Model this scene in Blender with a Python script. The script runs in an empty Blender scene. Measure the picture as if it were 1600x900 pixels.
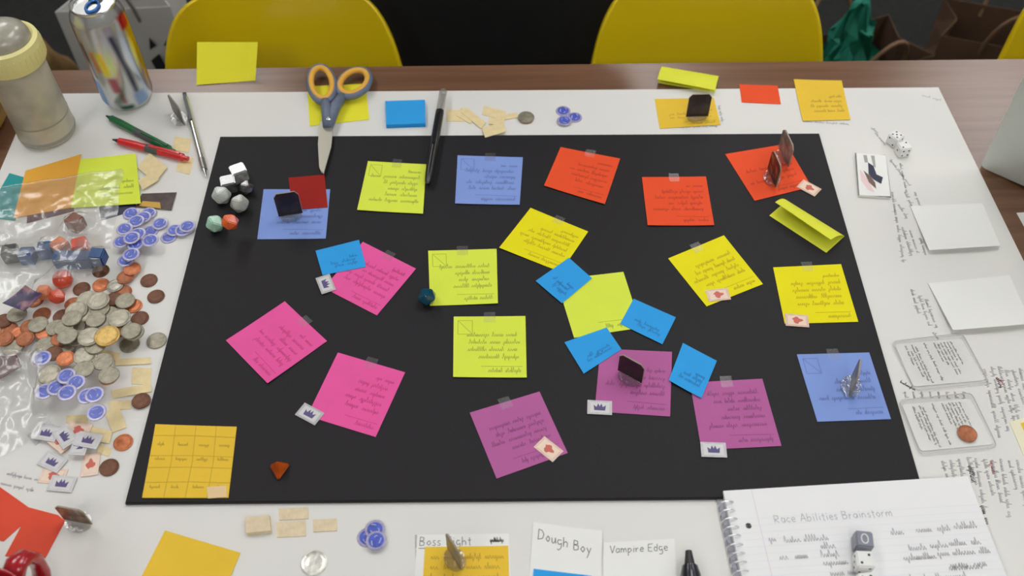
import bpy, bmesh, math, random
from mathutils import Vector, Matrix
PI = math.pi
SC = bpy.context.scene
COL = SC.collection
# ---------------------------------------------------------------- camera
F_PX = 1553.39
CAM = Vector((-.01215, -.68879, 1.60999))
PIT, YAW, ROL = .895306, .001656, -.005764
_cp, _sp, _cw, _sw = math.cos(PIT), math.sin(PIT), math.cos(YAW), math.sin(YAW)
FW = Vector((_sw*_cp, _cw*_cp, -_sp))
_r = Vector((_cw, -_sw, 0)); _u = _r.cross(FW)
RT = _r*math.cos(ROL) + _u*math.sin(ROL)
UP = -_r*math.sin(ROL) + _u*math.cos(ROL)
cam = bpy.data.cameras.new('camera'); cam_o = bpy.data.objects.new('camera', cam); COL.objects.link(cam_o)
cam.sensor_width = 36.0; cam.lens = 36.0*F_PX/1600.0; cam.clip_start = .02
cam_o.matrix_world = Matrix(((RT.x, UP.x, -FW.x, CAM.x), (RT.y, UP.y, -FW.y, CAM.y), (RT.z, UP.z, -FW.z, CAM.z), (0, 0, 0, 1)))
cam.dof.use_dof = True; cam.dof.focus_distance = 1.10; cam.dof.aperture_fstop = 5.0
SC.camera = cam_o
# ---------------------------------------------------------------- world, exposure, ceiling lamps' strength
w = bpy.data.worlds.new('world'); SC.world = w; w.use_nodes = True
w.node_tree.nodes['Background'].inputs[0].default_value = (.8, .82, .85, 1)
w.node_tree.nodes['Background'].inputs[1].default_value = .25
SC.view_settings.view_transform = 'Standard'; SC.view_settings.look = 'None'
SC.view_settings.gamma = 1; SC.view_settings.use_curve_mapping = False
SC.view_settings.exposure = 0.0
LAMP_POWER = 6.7
TZ = .74            # table top
ZP = TZ + .0006     # top of the big paper sheet
ZB = TZ + .0050     # top of the black board
rng = random.Random(7)

# ---------------------------------------------------------------- helpers
def P(x, y, z=ZP):
    d = FW*F_PX + RT*(x-800) - UP*(y-450)
    return CAM + d*((z-CAM.z)/d.z)
def lin(c):
    out = []
    for v in c:
        v /= 255.0
        out.append(v/12.92 if v <= .04045 else ((v+.055)/1.055)**2.4)
    return out
def alb(c, e=.76):
    return [min(v/e, .93) for v in lin(c)]
MATS = {}
def mat(name, c, rough=.6, metal=0., noise=None, bump=None, spec=.5, coat=0., emit=0.):
    """c: colour as seen in the photograph (0..255); noise=(scale, amount); bump=(scale, strength)"""
    if name in MATS: return MATS[name]
    m = bpy.data.materials.new(name); m.use_nodes = True; MATS[name] = m
    nt = m.node_tree; b = nt.nodes['Principled BSDF']
    a = alb(c)
    b.inputs['Base Color'].default_value = (*a, 1); b.inputs['Roughness'].default_value = rough
    b.inputs['Metallic'].default_value = metal; b.inputs['Specular IOR Level'].default_value = spec
    b.inputs['Coat Weight'].default_value = coat
    tc = nt.nodes.new('ShaderNodeTexCoord')
    if emit:
        b.inputs['Emission Color'].default_value = (*a, 1); b.inputs['Emission Strength'].default_value = emit
    if noise:
        n = nt.nodes.new('ShaderNodeTexNoise'); n.inputs['Scale'].default_value = noise[0]; n.inputs['Detail'].default_value = 4
        nt.links.new(tc.outputs['Object'], n.inputs['Vector'])
        r = nt.nodes.new('ShaderNodeValToRGB'); r.color_ramp.elements[0].position = .3; r.color_ramp.elements[1].position = .7
        k = noise[1]
        r.color_ramp.elements[0].color = (*[v*(1-k) for v in a], 1); r.color_ramp.elements[1].color = (*[min(1, v*(1+k)) for v in a], 1)
        nt.links.new(n.outputs['Fac'], r.inputs['Fac']); nt.links.new(r.outputs['Color'], b.inputs['Base Color'])
    if bump:
        n = nt.nodes.new('ShaderNodeTexNoise'); n.inputs['Scale'].default_value = bump[0]; n.inputs['Detail'].default_value = 3
        nt.links.new(tc.outputs['Object'], n.inputs['Vector'])
        bp = nt.nodes.new('ShaderNodeBump'); bp.inputs['Strength'].default_value = bump[1]; bp.inputs['Distance'].default_value = .001
        nt.links.new(n.outputs['Fac'], bp.inputs['Height']); nt.links.new(bp.outputs['Normal'], b.inputs['Normal'])
    return m
def clear(name, c=(245, 245, 245), gloss=.12, rough=.1, haze=0., bump=None):
    """thin clear plastic: lets light through, with a gloss and, if asked, a milky haze"""
    if name in MATS: return MATS[name]
    m = bpy.data.materials.new(name); m.use_nodes = True; MATS[name] = m
    nt = m.node_tree; nt.nodes.remove(nt.nodes['Principled BSDF']); out = nt.nodes['Material Output']
    t = nt.nodes.new('ShaderNodeBsdfTransparent'); t.inputs[0].default_value = (*[1-.25*(1-v) for v in lin(c)], 1)
    g = nt.nodes.new('ShaderNodeBsdfGlossy'); g.inputs['Roughness'].default_value = rough
    d = nt.nodes.new('ShaderNodeBsdfDiffuse'); d.inputs[0].default_value = (*lin(c), 1)
    m1 = nt.nodes.new('ShaderNodeMixShader'); m1.inputs[0].default_value = haze
    nt.links.new(t.outputs[0], m1.inputs[1]); nt.links.new(d.outputs[0], m1.inputs[2])
    lw = nt.nodes.new('ShaderNodeLayerWeight'); lw.inputs['Blend'].default_value = .25
    ad = nt.nodes.new('ShaderNodeMath'); ad.operation = 'MULTIPLY_ADD'; ad.inputs[1].default_value = .45; ad.inputs[2].default_value = gloss
    nt.links.new(lw.outputs['Facing'], ad.inputs[0])
    m2 = nt.nodes.new('ShaderNodeMixShader'); nt.links.new(ad.outputs[0], m2.inputs[0])
    nt.links.new(m1.outputs[0], m2.inputs[1]); nt.links.new(g.outputs[0], m2.inputs[2]); nt.links.new(m2.outputs[0], out.inputs[0])
    if bump:
        tc = nt.nodes.new('ShaderNodeTexCoord'); n = nt.nodes.new('ShaderNodeTexNoise'); n.inputs['Scale'].default_value = bump[0]
        nt.links.new(tc.outputs['Object'], n.inputs['Vector'])
        bp = nt.nodes.new('ShaderNodeBump'); bp.inputs['Strength'].default_value = bump[1]; bp.inputs['Distance'].default_value = .004
        nt.links.new(n.outputs['Fac'], bp.inputs['Height']); nt.links.new(bp.outputs['Normal'], g.inputs['Normal']); nt.links.new(bp.outputs['Normal'], lw.inputs['Normal'])
    return m

def tag(o, label=None, cat=None, group=None, kind=None):
    if label: o['label'] = label
    if cat: o['category'] = cat
    if group: o['group'] = group
    if kind: o['kind'] = kind
    return o
def obj(name, mesh, m=None, parent=None, loc=None, rz=0., smooth=False):
    if isinstance(mesh, bmesh.types.BMesh):
        bm = mesh; mesh = bpy.data.meshes.new(name); bm.normal_update(); bm.to_mesh(mesh); bm.free()
    if m is not None and not mesh.materials: mesh.materials.append(m)
    if smooth:
        for p in mesh.polygons: p.use_smooth = True
    o = bpy.data.objects.new(name, mesh); COL.objects.link(o)
    if parent is not None: o.parent = parent
    if loc is not None: o.location = loc
    o.rotation_euler.z = rz
    return o
def thing(name, label, cat, loc=(0, 0, 0), rz=0., group=None):
    o = bpy.data.objects.new(name, None); o.empty_display_size = .01; COL.objects.link(o)
    o.location = loc; o.rotation_euler.z = rz
    return tag(o, label, cat, group)
def copy_tree(o, parent=None):
    c = o.copy(); COL.objects.link(c); c.parent = parent
    for ch in o.children: copy_tree(ch, c)
    return c
def box(bm, x0, x1, y0, y1, z0, z1, M=None):
    vs = [Vector((x, y, z)) for z in (z0, z1) for x, y in ((x0, y0), (x1, y0), (x1, y1), (x0, y1))]
    if M is not None: vs = [M @ v for v in vs]
    v = [bm.verts.new(p) for p in vs]
    for f in ((3, 2, 1, 0), (4, 5, 6, 7), (0, 1, 5, 4), (1, 2, 6, 5), (2, 3, 7, 6), (3, 0, 4, 7)): bm.faces.new([v[i] for i in f])
def prism(bm, pts, z0, z1):
    """pts: 2D or 3D points counter-clockwise or clockwise, extruded from z0 to z1"""
    a = sum(pts[i][0]*pts[(i+1) % len(pts)][1]-pts[(i+1) % len(pts)][0]*pts[i][1] for i in range(len(pts)))
    if a < 0: pts = list(reversed(pts))
    lo = [bm.verts.new((p[0], p[1], z0)) for p in pts]; hi = [bm.verts.new((p[0], p[1], z1)) for p in pts]
    n = len(pts)
    bm.faces.new(list(reversed(lo))); bm.faces.new(hi)
    for i in range(n): bm.faces.new((lo[i], lo[(i+1) % n], hi[(i+1) % n], hi[i]))
def lathe(bm, prof, n=32, M=None):
    """prof: (radius, z) from bottom to top, radius 0 closes"""
    rings = []
    for r, z in prof:
        if r < 1e-6:
            p = Vector((0, 0, z)); rings.append([bm.verts.new(M @ p if M else p)])
        else:
            ring = []
            for i in range(n):
                p = Vector((r*math.cos(2*PI*i/n), r*math.sin(2*PI*i/n), z)); ring.append(bm.verts.new(M @ p if M else p))
            rings.append(ring)
    for a, b in zip(rings, rings[1:]):
        for i in range(n):
            j = (i+1) % n
            if len(a) == 1 and len(b) == 1: continue
            if len(a) == 1: bm.faces.new((a[0], b[j], b[i]))
            elif len(b) == 1: bm.faces.new((a[i], a[j], b[0]))
            else: bm.faces.new((a[i], a[j], b[j], b[i]))
def tube(bm, pts, rad, n=8, closed=False, caps=True):
    pts = [Vector(p) for p in pts]; N = len(pts)
    rads = rad if isinstance(rad, (list, tuple)) else [rad]*N
    rings = []
    prev = None
    for i, p in enumerate(pts):
        if closed: t = (pts[(i+1) % N]-pts[i-1]).normalized()
        else: t = (pts[min(i+1, N-1)]-pts[max(i-1, 0)]).normalized()
        if prev is None:
            ref = Vector((0, 0, 1)) if abs(t.z) < .9 else Vector((1, 0, 0)); a = t.cross(ref).normalized()
        else:
            a = (prev - t*prev.dot(t)).normalized()
        prev = a; b = t.cross(a)
        rings.append([bm.verts.new(p + (a*math.cos(2*PI*k/n)+b*math.sin(2*PI*k/n))*rads[i]) for k in range(n)])
    for i in range(N if closed else N-1):
        A, B = rings[i], rings[(i+1) % N]
        for k in range(n): bm.faces.new((A[k], A[(k+1) % n], B[(k+1) % n], B[k]))
    if not closed and caps:
        bm.faces.new(list(reversed(rings[0]))); bm.faces.new(rings[-1])
def along(a, b):
    """matrix whose z axis runs from a to b, origin at a"""
    z = (Vector(b)-Vector(a)).normalized(); ref = Vector((0, 0, 1)) if abs(z.z) < .95 else Vector((1, 0, 0))
    x = ref.cross(z).normalized(); y = z.cross(x)
    return Matrix(((x.x, y.x, z.x, a[0]), (x.y, y.y, z.y, a[1]), (x.z, y.z, z.z, a[2]), (0, 0, 0, 1)))

# ---------------------------------------------------------------- what lies on what
LAID = []           # (convex polygon in plan, z of its top)
def _overlap(A, B):
    for poly in (A, B):
        n = len(poly)
        for i in range(n):
            ex, ey = poly[(i+1) % n][0]-poly[i][0], poly[(i+1) % n][1]-poly[i][1]
            nx, ny = -ey, ex
            a = [p[0]*nx+p[1]*ny for p in A]; b = [p[0]*nx+p[1]*ny for p in B]
            if max(a) <= min(b)+1e-9 or max(b) <= min(a)+1e-9: return False
    return True
def rest(poly, base=None):
    z = TZ if base is None else base
    for q, t in LAID:
        if t > z and _overlap(poly, q): z = t
    return z
def lay(poly, top): LAID.append(([(p[0], p[1]) for p in poly], top))
def inside(p, poly):
    s = 0
    for i in range(len(poly)):
        a, b = poly[i], poly[(i+1) % len(poly)]
        c = (b[0]-a[0])*(p[1]-a[1])-(b[1]-a[1])*(p[0]-a[0])
        if c == 0: continue
        if s == 0: s = 1 if c > 0 else -1
        elif (c > 0) != (s > 0): return False
    return True
def top_at(p):
    z = TZ
    for q, t in LAID:
        if t > z and inside(p, q): z = t
    return z
def circ(x, y, r, n=12): return [(x+r*math.cos(2*PI*i/n), y+r*math.sin(2*PI*i/n)) for i in range(n)]
def settle_quad(quad, z=ZP):
    """pixel corners -> (plan points, resting z); the height is found by looking twice"""
    for _ in range(3):
        pts = [P(x, y, z) for x, y in quad]
        z2 = rest([(p.x, p.y) for p in pts]) + .0001
        if abs(z2-z) < 1e-5: break
        z = z2
    return [P(x, y, z) for x, y in quad], z
def settle_pt(px, py, r, z=ZP):
    for _ in range(3):
        p = P(px, py, z); z2 = rest(circ(p.x, p.y, r)) + .0001
        if abs(z2-z) < 1e-5: break
        z = z2
    p = P(px, py, z); return Vector((p.x, p.y, z))
def pxrect(cx, cy, w, h, a=0):
    c, s = math.cos(math.radians(a)), math.sin(math.radians(a))
    return [(cx+x*c-y*s, cy+x*s+y*c) for x, y in ((-w/2, -h/2), (w/2, -h/2), (w/2, h/2), (-w/2, h/2))]

# ---------------------------------------------------------------- pen strokes
GL = {  # single-stroke letters, x in 0..w, y with x-height 1
 'D': (1.1, [[(0, 0), (0, 1.7), (.6, 1.6), (1, 1), (.8, .2), (0, 0)]]), 'B': (1., [[(0, 0), (0, 1.7), (.7, 1.6), (.7, 1), (0, .9), (.85, .7), (.8, .1), (0, 0)]]),
 'V': (1., [[(0, 1.7), (.5, 0), (1, 1.7)]]), 'E': (.9, [[(.9, 1.7), (0, 1.7), (0, 0), (.9, 0)], [(0, .9), (.7, .9)]]), 'F': (.9, [[(.9, 1.7), (0, 1.7), (0, 0)], [(0, .9), (.7, .9)]]),
 'R': (1., [[(0, 0), (0, 1.7), (.8, 1.5), (.7, .9), (0, .8), (.9, 0)]]), 'A': (1.1, [[(0, 0), (.55, 1.7), (1.1, 0)], [(.2, .6), (.9, .6)]]),
 'a': (.8, [[(.7, .9), (.2, 1), (0, .5), (.3, 0), (.7, .3), (.7, 1), (.75, 0)]]), 'b': (.8, [[(0, 1.7), (0, 0), (.5, 0), (.75, .5), (.5, 1), (0, .7)]]),
 'c': (.7, [[(.7, .9), (.3, 1), (0, .5), (.3, 0), (.7, .15)]]), 'd': (.8, [[(.7, 1.7), (.7, 0), (.2, 0), (0, .5), (.2, 1), (.7, .7)]]),
 'e': (.7, [[(0, .5), (.7, .6), (.5, 1), (.1, .9), (0, .4), (.3, 0), (.7, .15)]]), 'g': (.8, [[(.7, .9), (.2, 1), (0, .5), (.3, .1), (.7, .4), (.7, -.5), (.3, -.8), (0, -.6)]]),
 'h': (.8, [[(0, 1.7), (0, 0), (0, .6), (.4, 1), (.7, .7), (.7, 0)]]), 'i': (.3, [[(.15, 1), (.15, 0)], [(.15, 1.4), (.17, 1.5)]]), 'l': (.3, [[(.15, 1.7), (.15, 0)]]),
 'm': (1.2, [[(0, 1), (0, 0), (0, .6), (.3, 1), (.55, .7), (.55, 0), (.55, .6), (.9, 1), (1.1, .7), (1.1, 0)]]), 'n': (.8, [[(0, 1), (0, 0), (0, .6), (.4, 1), (.7, .7), (.7, 0)]]),
 'o': (.8, [[(.4, 1), (0, .5), (.4, 0), (.75, .5), (.4, 1)]]), 'p': (.8, [[(0, 1), (0, -.8), (0, .6), (.4, 1), (.75, .5), (.4, 0), (0, .2)]]), 'r': (.6, [[(0, 1), (0, 0), (0, .6), (.5, 1)]]),
 's': (.6, [[(.6, .9), (.2, 1), (.05, .7), (.55, .35), (.4, 0), (0, .1)]]), 't': (.6, [[(.3, 1.5), (.3, 0), (.5, 0)], [(0, 1), (.6, 1)]]), 'u': (.8, [[(0, 1), (.05, .2), (.4, 0), (.7, .4), (.7, 1), (.75, 0)]]),
 'y': (.8, [[(0, 1), (.4, .1)], [(.8, 1), (.1, -.8)]])}
def text_strokes(txt, h, x=0., y=0., slope=0.):
    """strokes in mm for the given words"""
    out = []
    for ch in txt:
        if ch == ' ': x += .8*h; continue
        wd, st = GL[ch]
        for s in st: out.append([(x+px*h+rng.uniform(-.05, .05)*h, y+py*h+x*slope+rng.uniform(-.05, .05)*h) for px, py in s])
        x += (wd+.32)*h
    return out
def scribble(x0, x1, y, h, r, slope=0.):
    """unreadable cursive words filling x0..x1"""
    out = []; x = x0
    while x < x1-h:
        L = min(r.uniform(2.5, 7)*h, x1-x); s = []; xx = x
        while xx < x+L:
            k = r.random(); t = 1.9 if k < .18 else 1.; lo = -.7 if k > .9 else 0.
            a = r.uniform(.35, .75)*h
            yy = y+(xx-x0)*slope
            s += [(xx, yy+r.uniform(0, .2)*h), (xx+a*.35, yy+t*h*r.uniform(.8, 1)), (xx+a*.75, yy+lo*h), (xx+a, yy+r.uniform(.1, .5)*h)]
            xx += a
        out.append(s); x = xx + r.uniform(.7, 1.3)*h
    return out
def ink(name, strokes, mapf, width, m, parent):
    """ribbons along strokes; mapf takes (x, y) to a point on the sheet"""
    bm = bmesh.new()
    for s in strokes:
        q = [mapf(*p) for p in s]
        for a, b in zip(q, q[1:]):
            d = b-a
            if d.length < 1e-6: continue
            n = Vector((-d.y, d.x, 0)).normalized()*width*.5
            bm.faces.new([bm.verts.new(v) for v in (a-n, b-n, b+n, a+n)])
    return obj(name, bm, m, parent)

# ---------------------------------------------------------------- paper pieces
def sheet(name, label, cat, quad, m, z=None, lift=(0, 0, 0, 0), th=.0004, group=None, n=8, power=1.6, record=True):
    """a sheet of paper; quad: pixel corners (far left, far right, near right, near left); lift: rise of each corner"""
    if z is None: _, z = settle_quad(quad)
    C = [P(x, y, z+l) for (x, y), l in zip(quad, lift)]
    def S(u, v, up=0.):
        W = ((1-u)*(1-v), u*(1-v), u*v, (1-u)*v)
        p = C[0]*W[0]+C[1]*W[1]+C[2]*W[2]+C[3]*W[3]
        zz = z+sum(l*max(k, 0)**power for l, k in zip(lift, W))
        return Vector((p.x, p.y, zz+up))
    ctr = S(.5, .5); ctr.z = z
    bm = bmesh.new()
    g = [[[bm.verts.new(S(i/n, j/n, t)-ctr) for i in range(n+1)] for j in range(n+1)] for t in (0., th)]
    for j in range(n):
        for i in range(n):
            bm.faces.new((g[1][j][i], g[1][j+1][i], g[1][j+1][i+1], g[1][j][i+1]))
            bm.faces.new((g[0][j][i], g[0][j][i+1], g[0][j+1][i+1], g[0][j+1][i]))
    for i in range(n):
        bm.faces.new((g[0][0][i+1], g[0][0][i], g[1][0][i], g[1][0][i+1])); bm.faces.new((g[0][n][i], g[0][n][i+1], g[1][n][i+1], g[1][n][i]))
        bm.faces.new((g[0][i][0], g[0][i+1][0], g[1][i+1][0], g[1][i][0])); bm.faces.new((g[0][i+1][n], g[0][i][n], g[1][i][n], g[1][i+1][n]))
    o = obj(name, bm, m, loc=ctr)
    tag(o, label, cat, group)
    if record: lay([S(0, 0), S(1, 0), S(1, 1), S(0, 1)], z+th+max(lift)*.3)
    return o, (lambda u, v, up=.00015: S(u, v, th+up)-ctr)
INK = {}
def write_note(o, S, inkm, seed, title=True, box_=False, lines=3, mm=76., s0=6., flip=True, wid=.00055):
    """handwriting that reads from the far side of the table: its first line near the camera's edge"""
    r = random.Random(seed); st = []
    if title:
        L = r.uniform(24, 40); st += scribble(s0, s0+L, mm*.08, 3.4, r); st.append([(s0-2, mm*.17), (s0+L+8, mm*.175+r.uniform(-1, 1))])
    y = mm*(.30 if title else .2)
    for k in range(lines):
        st += scribble(s0+r.uniform(0, 4), mm*r.uniform(.55, .9), y, 3.5, r); y += mm*.12
    if r.random() < .6: st += scribble(s0, s0+mm*.25, y, 3, r)
    if box_:
        x0, x1, y0, y1 = mm*.74, mm*.94, mm*.70, mm*.93
        st += [[(x0, y0), (x1, y0), (x1, y1), (x0, y1), (x0, y0)], [(x1, y1), (x0, y0)]]
    f = (lambda x, y: S(1-x/mm, 1-y/mm)) if flip else (lambda x, y: S(x/mm, y/mm))
    return ink('handwriting', st, f, wid, inkm, o)
TAPE = lambda: clear('clear_tape', (235, 235, 235), .02, .3, .05)
def tape_tab(o, S, u=.5, wd=.16, l0=-.07, l1=.10):
    bm = bmesh.new()
    q = [S(u-wd/2, l0, .0003), S(u+wd/2, l0, .0003), S(u+wd/2, l1, .0004), S(u-wd/2, l1, .0004)]
    bm.faces.new([bm.verts.new(p) for p in reversed(q)])
    return obj('tape', bm, TAPE(), o)

# ================================================================ the room
def slab(name, x0, x1, y0, y1, z0, z1, m):
    bm = bmesh.new(); box(bm, x0, x1, y0, y1, z0, z1); return tag(obj(name, bm, m), kind='structure')
slab('floor', -3.2, 3.2, -3.2, 3.8, -.1, 0, mat('carpet', (25, 25, 24), .95, noise=(60, .35), bump=(300, .6)))
slab('ceiling', -3.2, 3.2, -3.2, 3.8, 2.8, 2.9, mat('ceiling_paint', (205, 205, 200), .9, noise=(30, .04)))
WALLM = mat('wall_paint', (150, 148, 142), .9, noise=(8, .04))
slab('wall_back', -3.2, 3.2, 3.8, 3.9, 0, 2.8, WALLM); slab('wall_front', -3.2, 3.2, -3.3, -3.2, 0, 2.8, WALLM)
slab('wall_left', -3.3, -3.2, -3.2, 3.8, 0, 2.8, WALLM); slab('wall_right', 3.2, 3.3, -3.2, 3.8, 0, 2.8, WALLM)
# ceiling lamps in two rows
LAMPM = mat('lamp_diffuser', (255, 252, 244), .5, emit=LAMP_POWER); FRAMEM = mat('lamp_frame', (200, 200, 200), .4)
for (lx, ly, where) in ((-1.35, 2.55, 'by the rear wall above the white bag'), (.42, 2.62, 'by the rear wall behind the person'), (2.1, 2.55, 'by the rear wall above the brown bags'),
                        (-1.35, .78, 'above the drink can end of the table'), (.42, .78, 'above the black board'), (2.1, .78, 'above the laptop end of the table'),
                        (-1.35, -1.9, 'by the front wall on the coin pile side'), (.42, -1.9, 'by the front wall behind the notebook'), (2.1, -1.9, 'by the front wall on the laptop side')):
    t = thing('ceiling_light', 'rectangular white ceiling light panel ' + where, 'ceiling light', (lx, ly, 2.77), group='ceiling light panels')
    bm = bmesh.new()
    for a in ((-.32, .32, -.62, -.6), (-.32, .32, .6, .62), (-.32, -.3, -.6, .6), (.3, .32, -.6, .6)): box(bm, *a, 0, .03)
    obj('lamp_frame', bm, FRAMEM, t)
    bm = bmesh.new(); box(bm, -.3, .3, -.6, .6, .008, .03); obj('diffuser', bm, LAMPM, t)

# ================================================================ the table
def wood():
    m = bpy.data.materials.new('table_wood'); m.use_nodes = True; nt = m.node_tree; b = nt.nodes['Principled BSDF']
    tc = nt.nodes.new('ShaderNodeTexCoord'); mp = nt.nodes.new('ShaderNodeMapping'); mp.inputs['Scale'].default_value = (1.2, 26, 6)
    nt.links.new(tc.outputs['Object'], mp.inputs['Vector'])
    n = nt.nodes.new('ShaderNodeTexNoise'); n.inputs['Scale'].default_value = 3; n.inputs['Detail'].default_value = 7; n.inputs['Distortion'].default_value = .6
    nt.links.new(mp.outputs[0], n.inputs['Vector'])
    r = nt.nodes.new('ShaderNodeValToRGB'); e = r.color_ramp.elements
    e[0].position = .3; e[0].color = (*alb((98, 70, 52)), 1); e[1].position = .72; e[1].color = (*alb((118, 86, 65)), 1)
    nt.links.new(n.outputs['Fac'], r.inputs['Fac']); nt.links.new(r.outputs[0], b.inputs['Base Color'])
    b.inputs['Roughness'].default_value = .22; b.inputs['Specular IOR Level'].default_value = .5
    bp = nt.nodes.new('ShaderNodeBump'); bp.inputs['Strength'].default_value = .06; bp.inputs['Distance'].default_value = .001
    nt.links.new(n.outputs['Fac'], bp.inputs['Height']); nt.links.new(bp.outputs[0], b.inputs['Normal'])
    return m
WOOD = wood()
e0, e1 = P(250, 108, TZ), P(1540, 93, TZ); t_ang = math.atan2(e1.y-e0.y, e1.x-e0.x)
table = thing('table', 'brown wood grain table strewn with paper and game pieces', 'table', (0.05, e0.y-.5+.5*0, 0), t_ang)
yb = .5 + (e1.y-e0.y)/(e1.x-e0.x)*.54          # far edge in the table's own frame
bm = bmesh.new(); box(bm, -1.05, 1.36, -.47, yb, TZ-.03, TZ); obj('table_top', bm, WOOD, table)
LEGM = mat('table_leg_metal', (70, 70, 72), .4, .8)
bm = bmesh.new(); box(bm, -.95, 1.25, -.4, yb-.3, TZ-.07, TZ-.03); obj('apron', bm, LEGM, table)
for lx in (-.98, 1.28):
    for ly in (-.40, yb-.07):
        bm = bmesh.new(); box(bm, lx-.025, lx+.025, ly-.025, ly+.025, 0, TZ-.03); obj('leg', bm, LEGM, table)

# the large sheet of white paper
PAPER = mat('white_paper', (208, 207, 202), .75, noise=(9, .012), bump=(5, .5))
def paper_pt(x, y): p = P(x, y, TZ); return (p.x, p.y)
bl, br = paper_pt(52, 147), paper_pt(1466, 137)
l2, r2 = paper_pt(0, 268), paper_pt(1600, 410)
kl = (l2[0]-bl[0])/(l2[1]-bl[1]); kr = (r2[0]-br[0])/(r2[1]-br[1]); yn = -.50
bm = bmesh.new(); pts = [bl, br, (br[0]+kr*(yn-br[1]), yn+.004), (bl[0]+kl*(yn-bl[1]), yn)]
prism(bm, pts, TZ+.0001, ZP)
paper = tag(obj('paper_sheet', bm, PAPER), 'very large white paper sheet covering the wooden table', 'paper')
lay(pts, ZP)
PEN_GREY = mat('pencil_grey', (156, 156, 158), .8); PEN_DARK = mat('pen_dark', (45, 45, 55), .7); PEN_RED = mat('pen_red', (190, 110, 115), .7)
PEN_FAINT = mat('pencil_faint', (165, 165, 165), .8)
def paper_scribbles(lines, m, name='handwriting'):
    """(x0, y0, x1, y1, size mm): a line of writing between two pixels on the sheet"""
    st = []
    r = random.Random(len(lines)*3+1)
    for x0, y0, x1, y1, h in lines:
        a, b = P(x0, y0), P(x1, y1); d = b-a; L = d.length; d.normalize(); n = Vector((-d.y, d.x, 0))
        for s in scribble(0, L*1000, 0, h, r): st.append([a+d*(x/1000)+n*(y/1000) for x, y in s])
    return ink(name, [[(p,) for p in s] for s in st], lambda p: Vector((p.x, p.y, ZP+.0001)), .0005, m, paper)
# rows of notes written along the right side of the sheet
LN = [(1392, 300, 1410, 410, 3), (1402, 320, 1418, 345, 3), (1412, 300, 1424, 325, 3), (1408, 355, 1424, 404, 3), (1420, 360, 1432, 395, 2.6), (1436, 372, 1446, 402, 2.6),
      (1422, 452, 1434, 492, 2.8), (1434, 462, 1450, 508, 2.8), (1444, 468, 1462, 512, 2.8), (1456, 520, 1464, 530, 2.8), (1428, 300, 1436, 322, 2.6)]
for k in range(9):
    LN.append((1536+k*11, 576+rng.uniform(-4, 10), 1562+k*11+rng.uniform(-4, 4), 660+rng.uniform(0, 35), 3.0))
for k in range(11):
    LN.append((1470+k*13, 716+rng.uniform(-2, 6), 1484+k*13, 752+rng.uniform(0, 70), 3.0))
for k in range(8): LN.append((1412+k*13, 612, 1414+k*13, 622, 2.4))
paper_scribbles(LN, PEN_GREY)
paper_scribbles([(1360, 200, 1376, 212, 2.4), (1366, 208, 1384, 228, 2.4), (1440, 150, 1470, 158, 3), (1255, 191, 1325, 195, 2.4), (1122, 165, 1128, 192, 2.4), (1060, 200, 1120, 198, 2.4),
                 (1390, 250, 1420, 290, 2.4), (1405, 255, 1415, 300, 2.4), (10, 742, 60, 752, 2.4), (0, 757, 50, 768, 2.4), (648, 836, 650, 900, 2.5)], PEN_FAINT)
paper_scribbles([(1546, 720, 1550, 740, 3), (1486, 338, 1496, 344, 2.5), (1558, 592, 1566, 600, 3)], PEN_RED)
paper_scribbles([(1555, 590, 1566, 612, 3), (1512, 728, 1518, 756, 3.4), (1516, 730, 1522, 750, 3), (1532, 790, 1540, 818, 3), (1406, 598, 1428, 610, 2.4)], PEN_DARK)

# the black board
bm = bmesh.new(); pts = [P(*c, ZB) for c in ((344, 213), (1280, 208), (1445, 775), (195, 786))]
prism(bm, pts, ZP+.0001, ZB)
bmesh.ops.bevel(bm, geom=[e for e in bm.edges if abs(e.verts[0].co.z-ZB) < 1e-6 and abs(e.verts[1].co.z-ZB) < 1e-6], offset=.0008, segments=2, affect='EDGES')
board = tag(obj('game_board', bm, mat('black_board', (26, 24, 27), .6, noise=(700, .12), bump=(900, .12), spec=.3)), 'large black foam board carrying colourful sticky notes', 'board')
lay(pts, ZB)

# ================================================================ sticky notes
NOTE = {'lime': (204, 217, 70), 'periwinkle': (120, 144, 203), 'orange': (224, 76, 38), 'yellow': (246, 208, 14), 'pink': (240, 84, 150), 'purple': (168, 90, 144),
        'mustard': (217, 180, 55), 'blue': (44, 148, 214), 'darkred': (142, 28, 20), 'canary': (222, 212, 50), 'tangerine': (240, 160, 60), 'limeyellow': (208, 210, 62)}
def nm(c): return mat('note_'+c, NOTE[c], .7, noise=(25, .025), bump=(60, .15), spec=.25)
INKC = {'lime': (120, 130, 50), 'periwinkle': (72, 84, 140), 'orange': (150, 45, 30), 'yellow': (140, 120, 20), 'pink': (150, 45, 90), 'purple': (110, 55, 98), 'mustard': (150, 118, 40), 'blue': (25, 85, 140),
        'canary': (150, 140, 40), 'tangerine': (150, 100, 50), 'limeyellow': (140, 140, 45), 'darkred': (90, 20, 15)}
def im(c): return mat('ink_on_'+c, [.45*a+.55*b for a, b in zip(NOTE[c], INKC[c])], .8)
GB = 'sticky notes on the black board'
def note(c, label, quad, lift=(.0006, .0006, .0015, .0015), write=None, tape=False, group=GB, th=.0004, **k):
    o, S = sheet('sticky_note', label, 'sticky note', quad, nm(c), lift=lift, th=th, group=group, **k)
    if write is not None: write_note(o, S, im(c), **write)
    if tape: tape_tab(o, S)
    return o, S
flat = (.0002, .0002, .0004, .0004)
W = lambda seed, **k: dict(seed=seed, **k)
note('lime', 'lime sticky note touching the tip of the black pen', ((575, 252), (666, 257), (661, 334), (558, 328)), write=W(1, box_=True, title=False, lines=5), tape=True)
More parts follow.
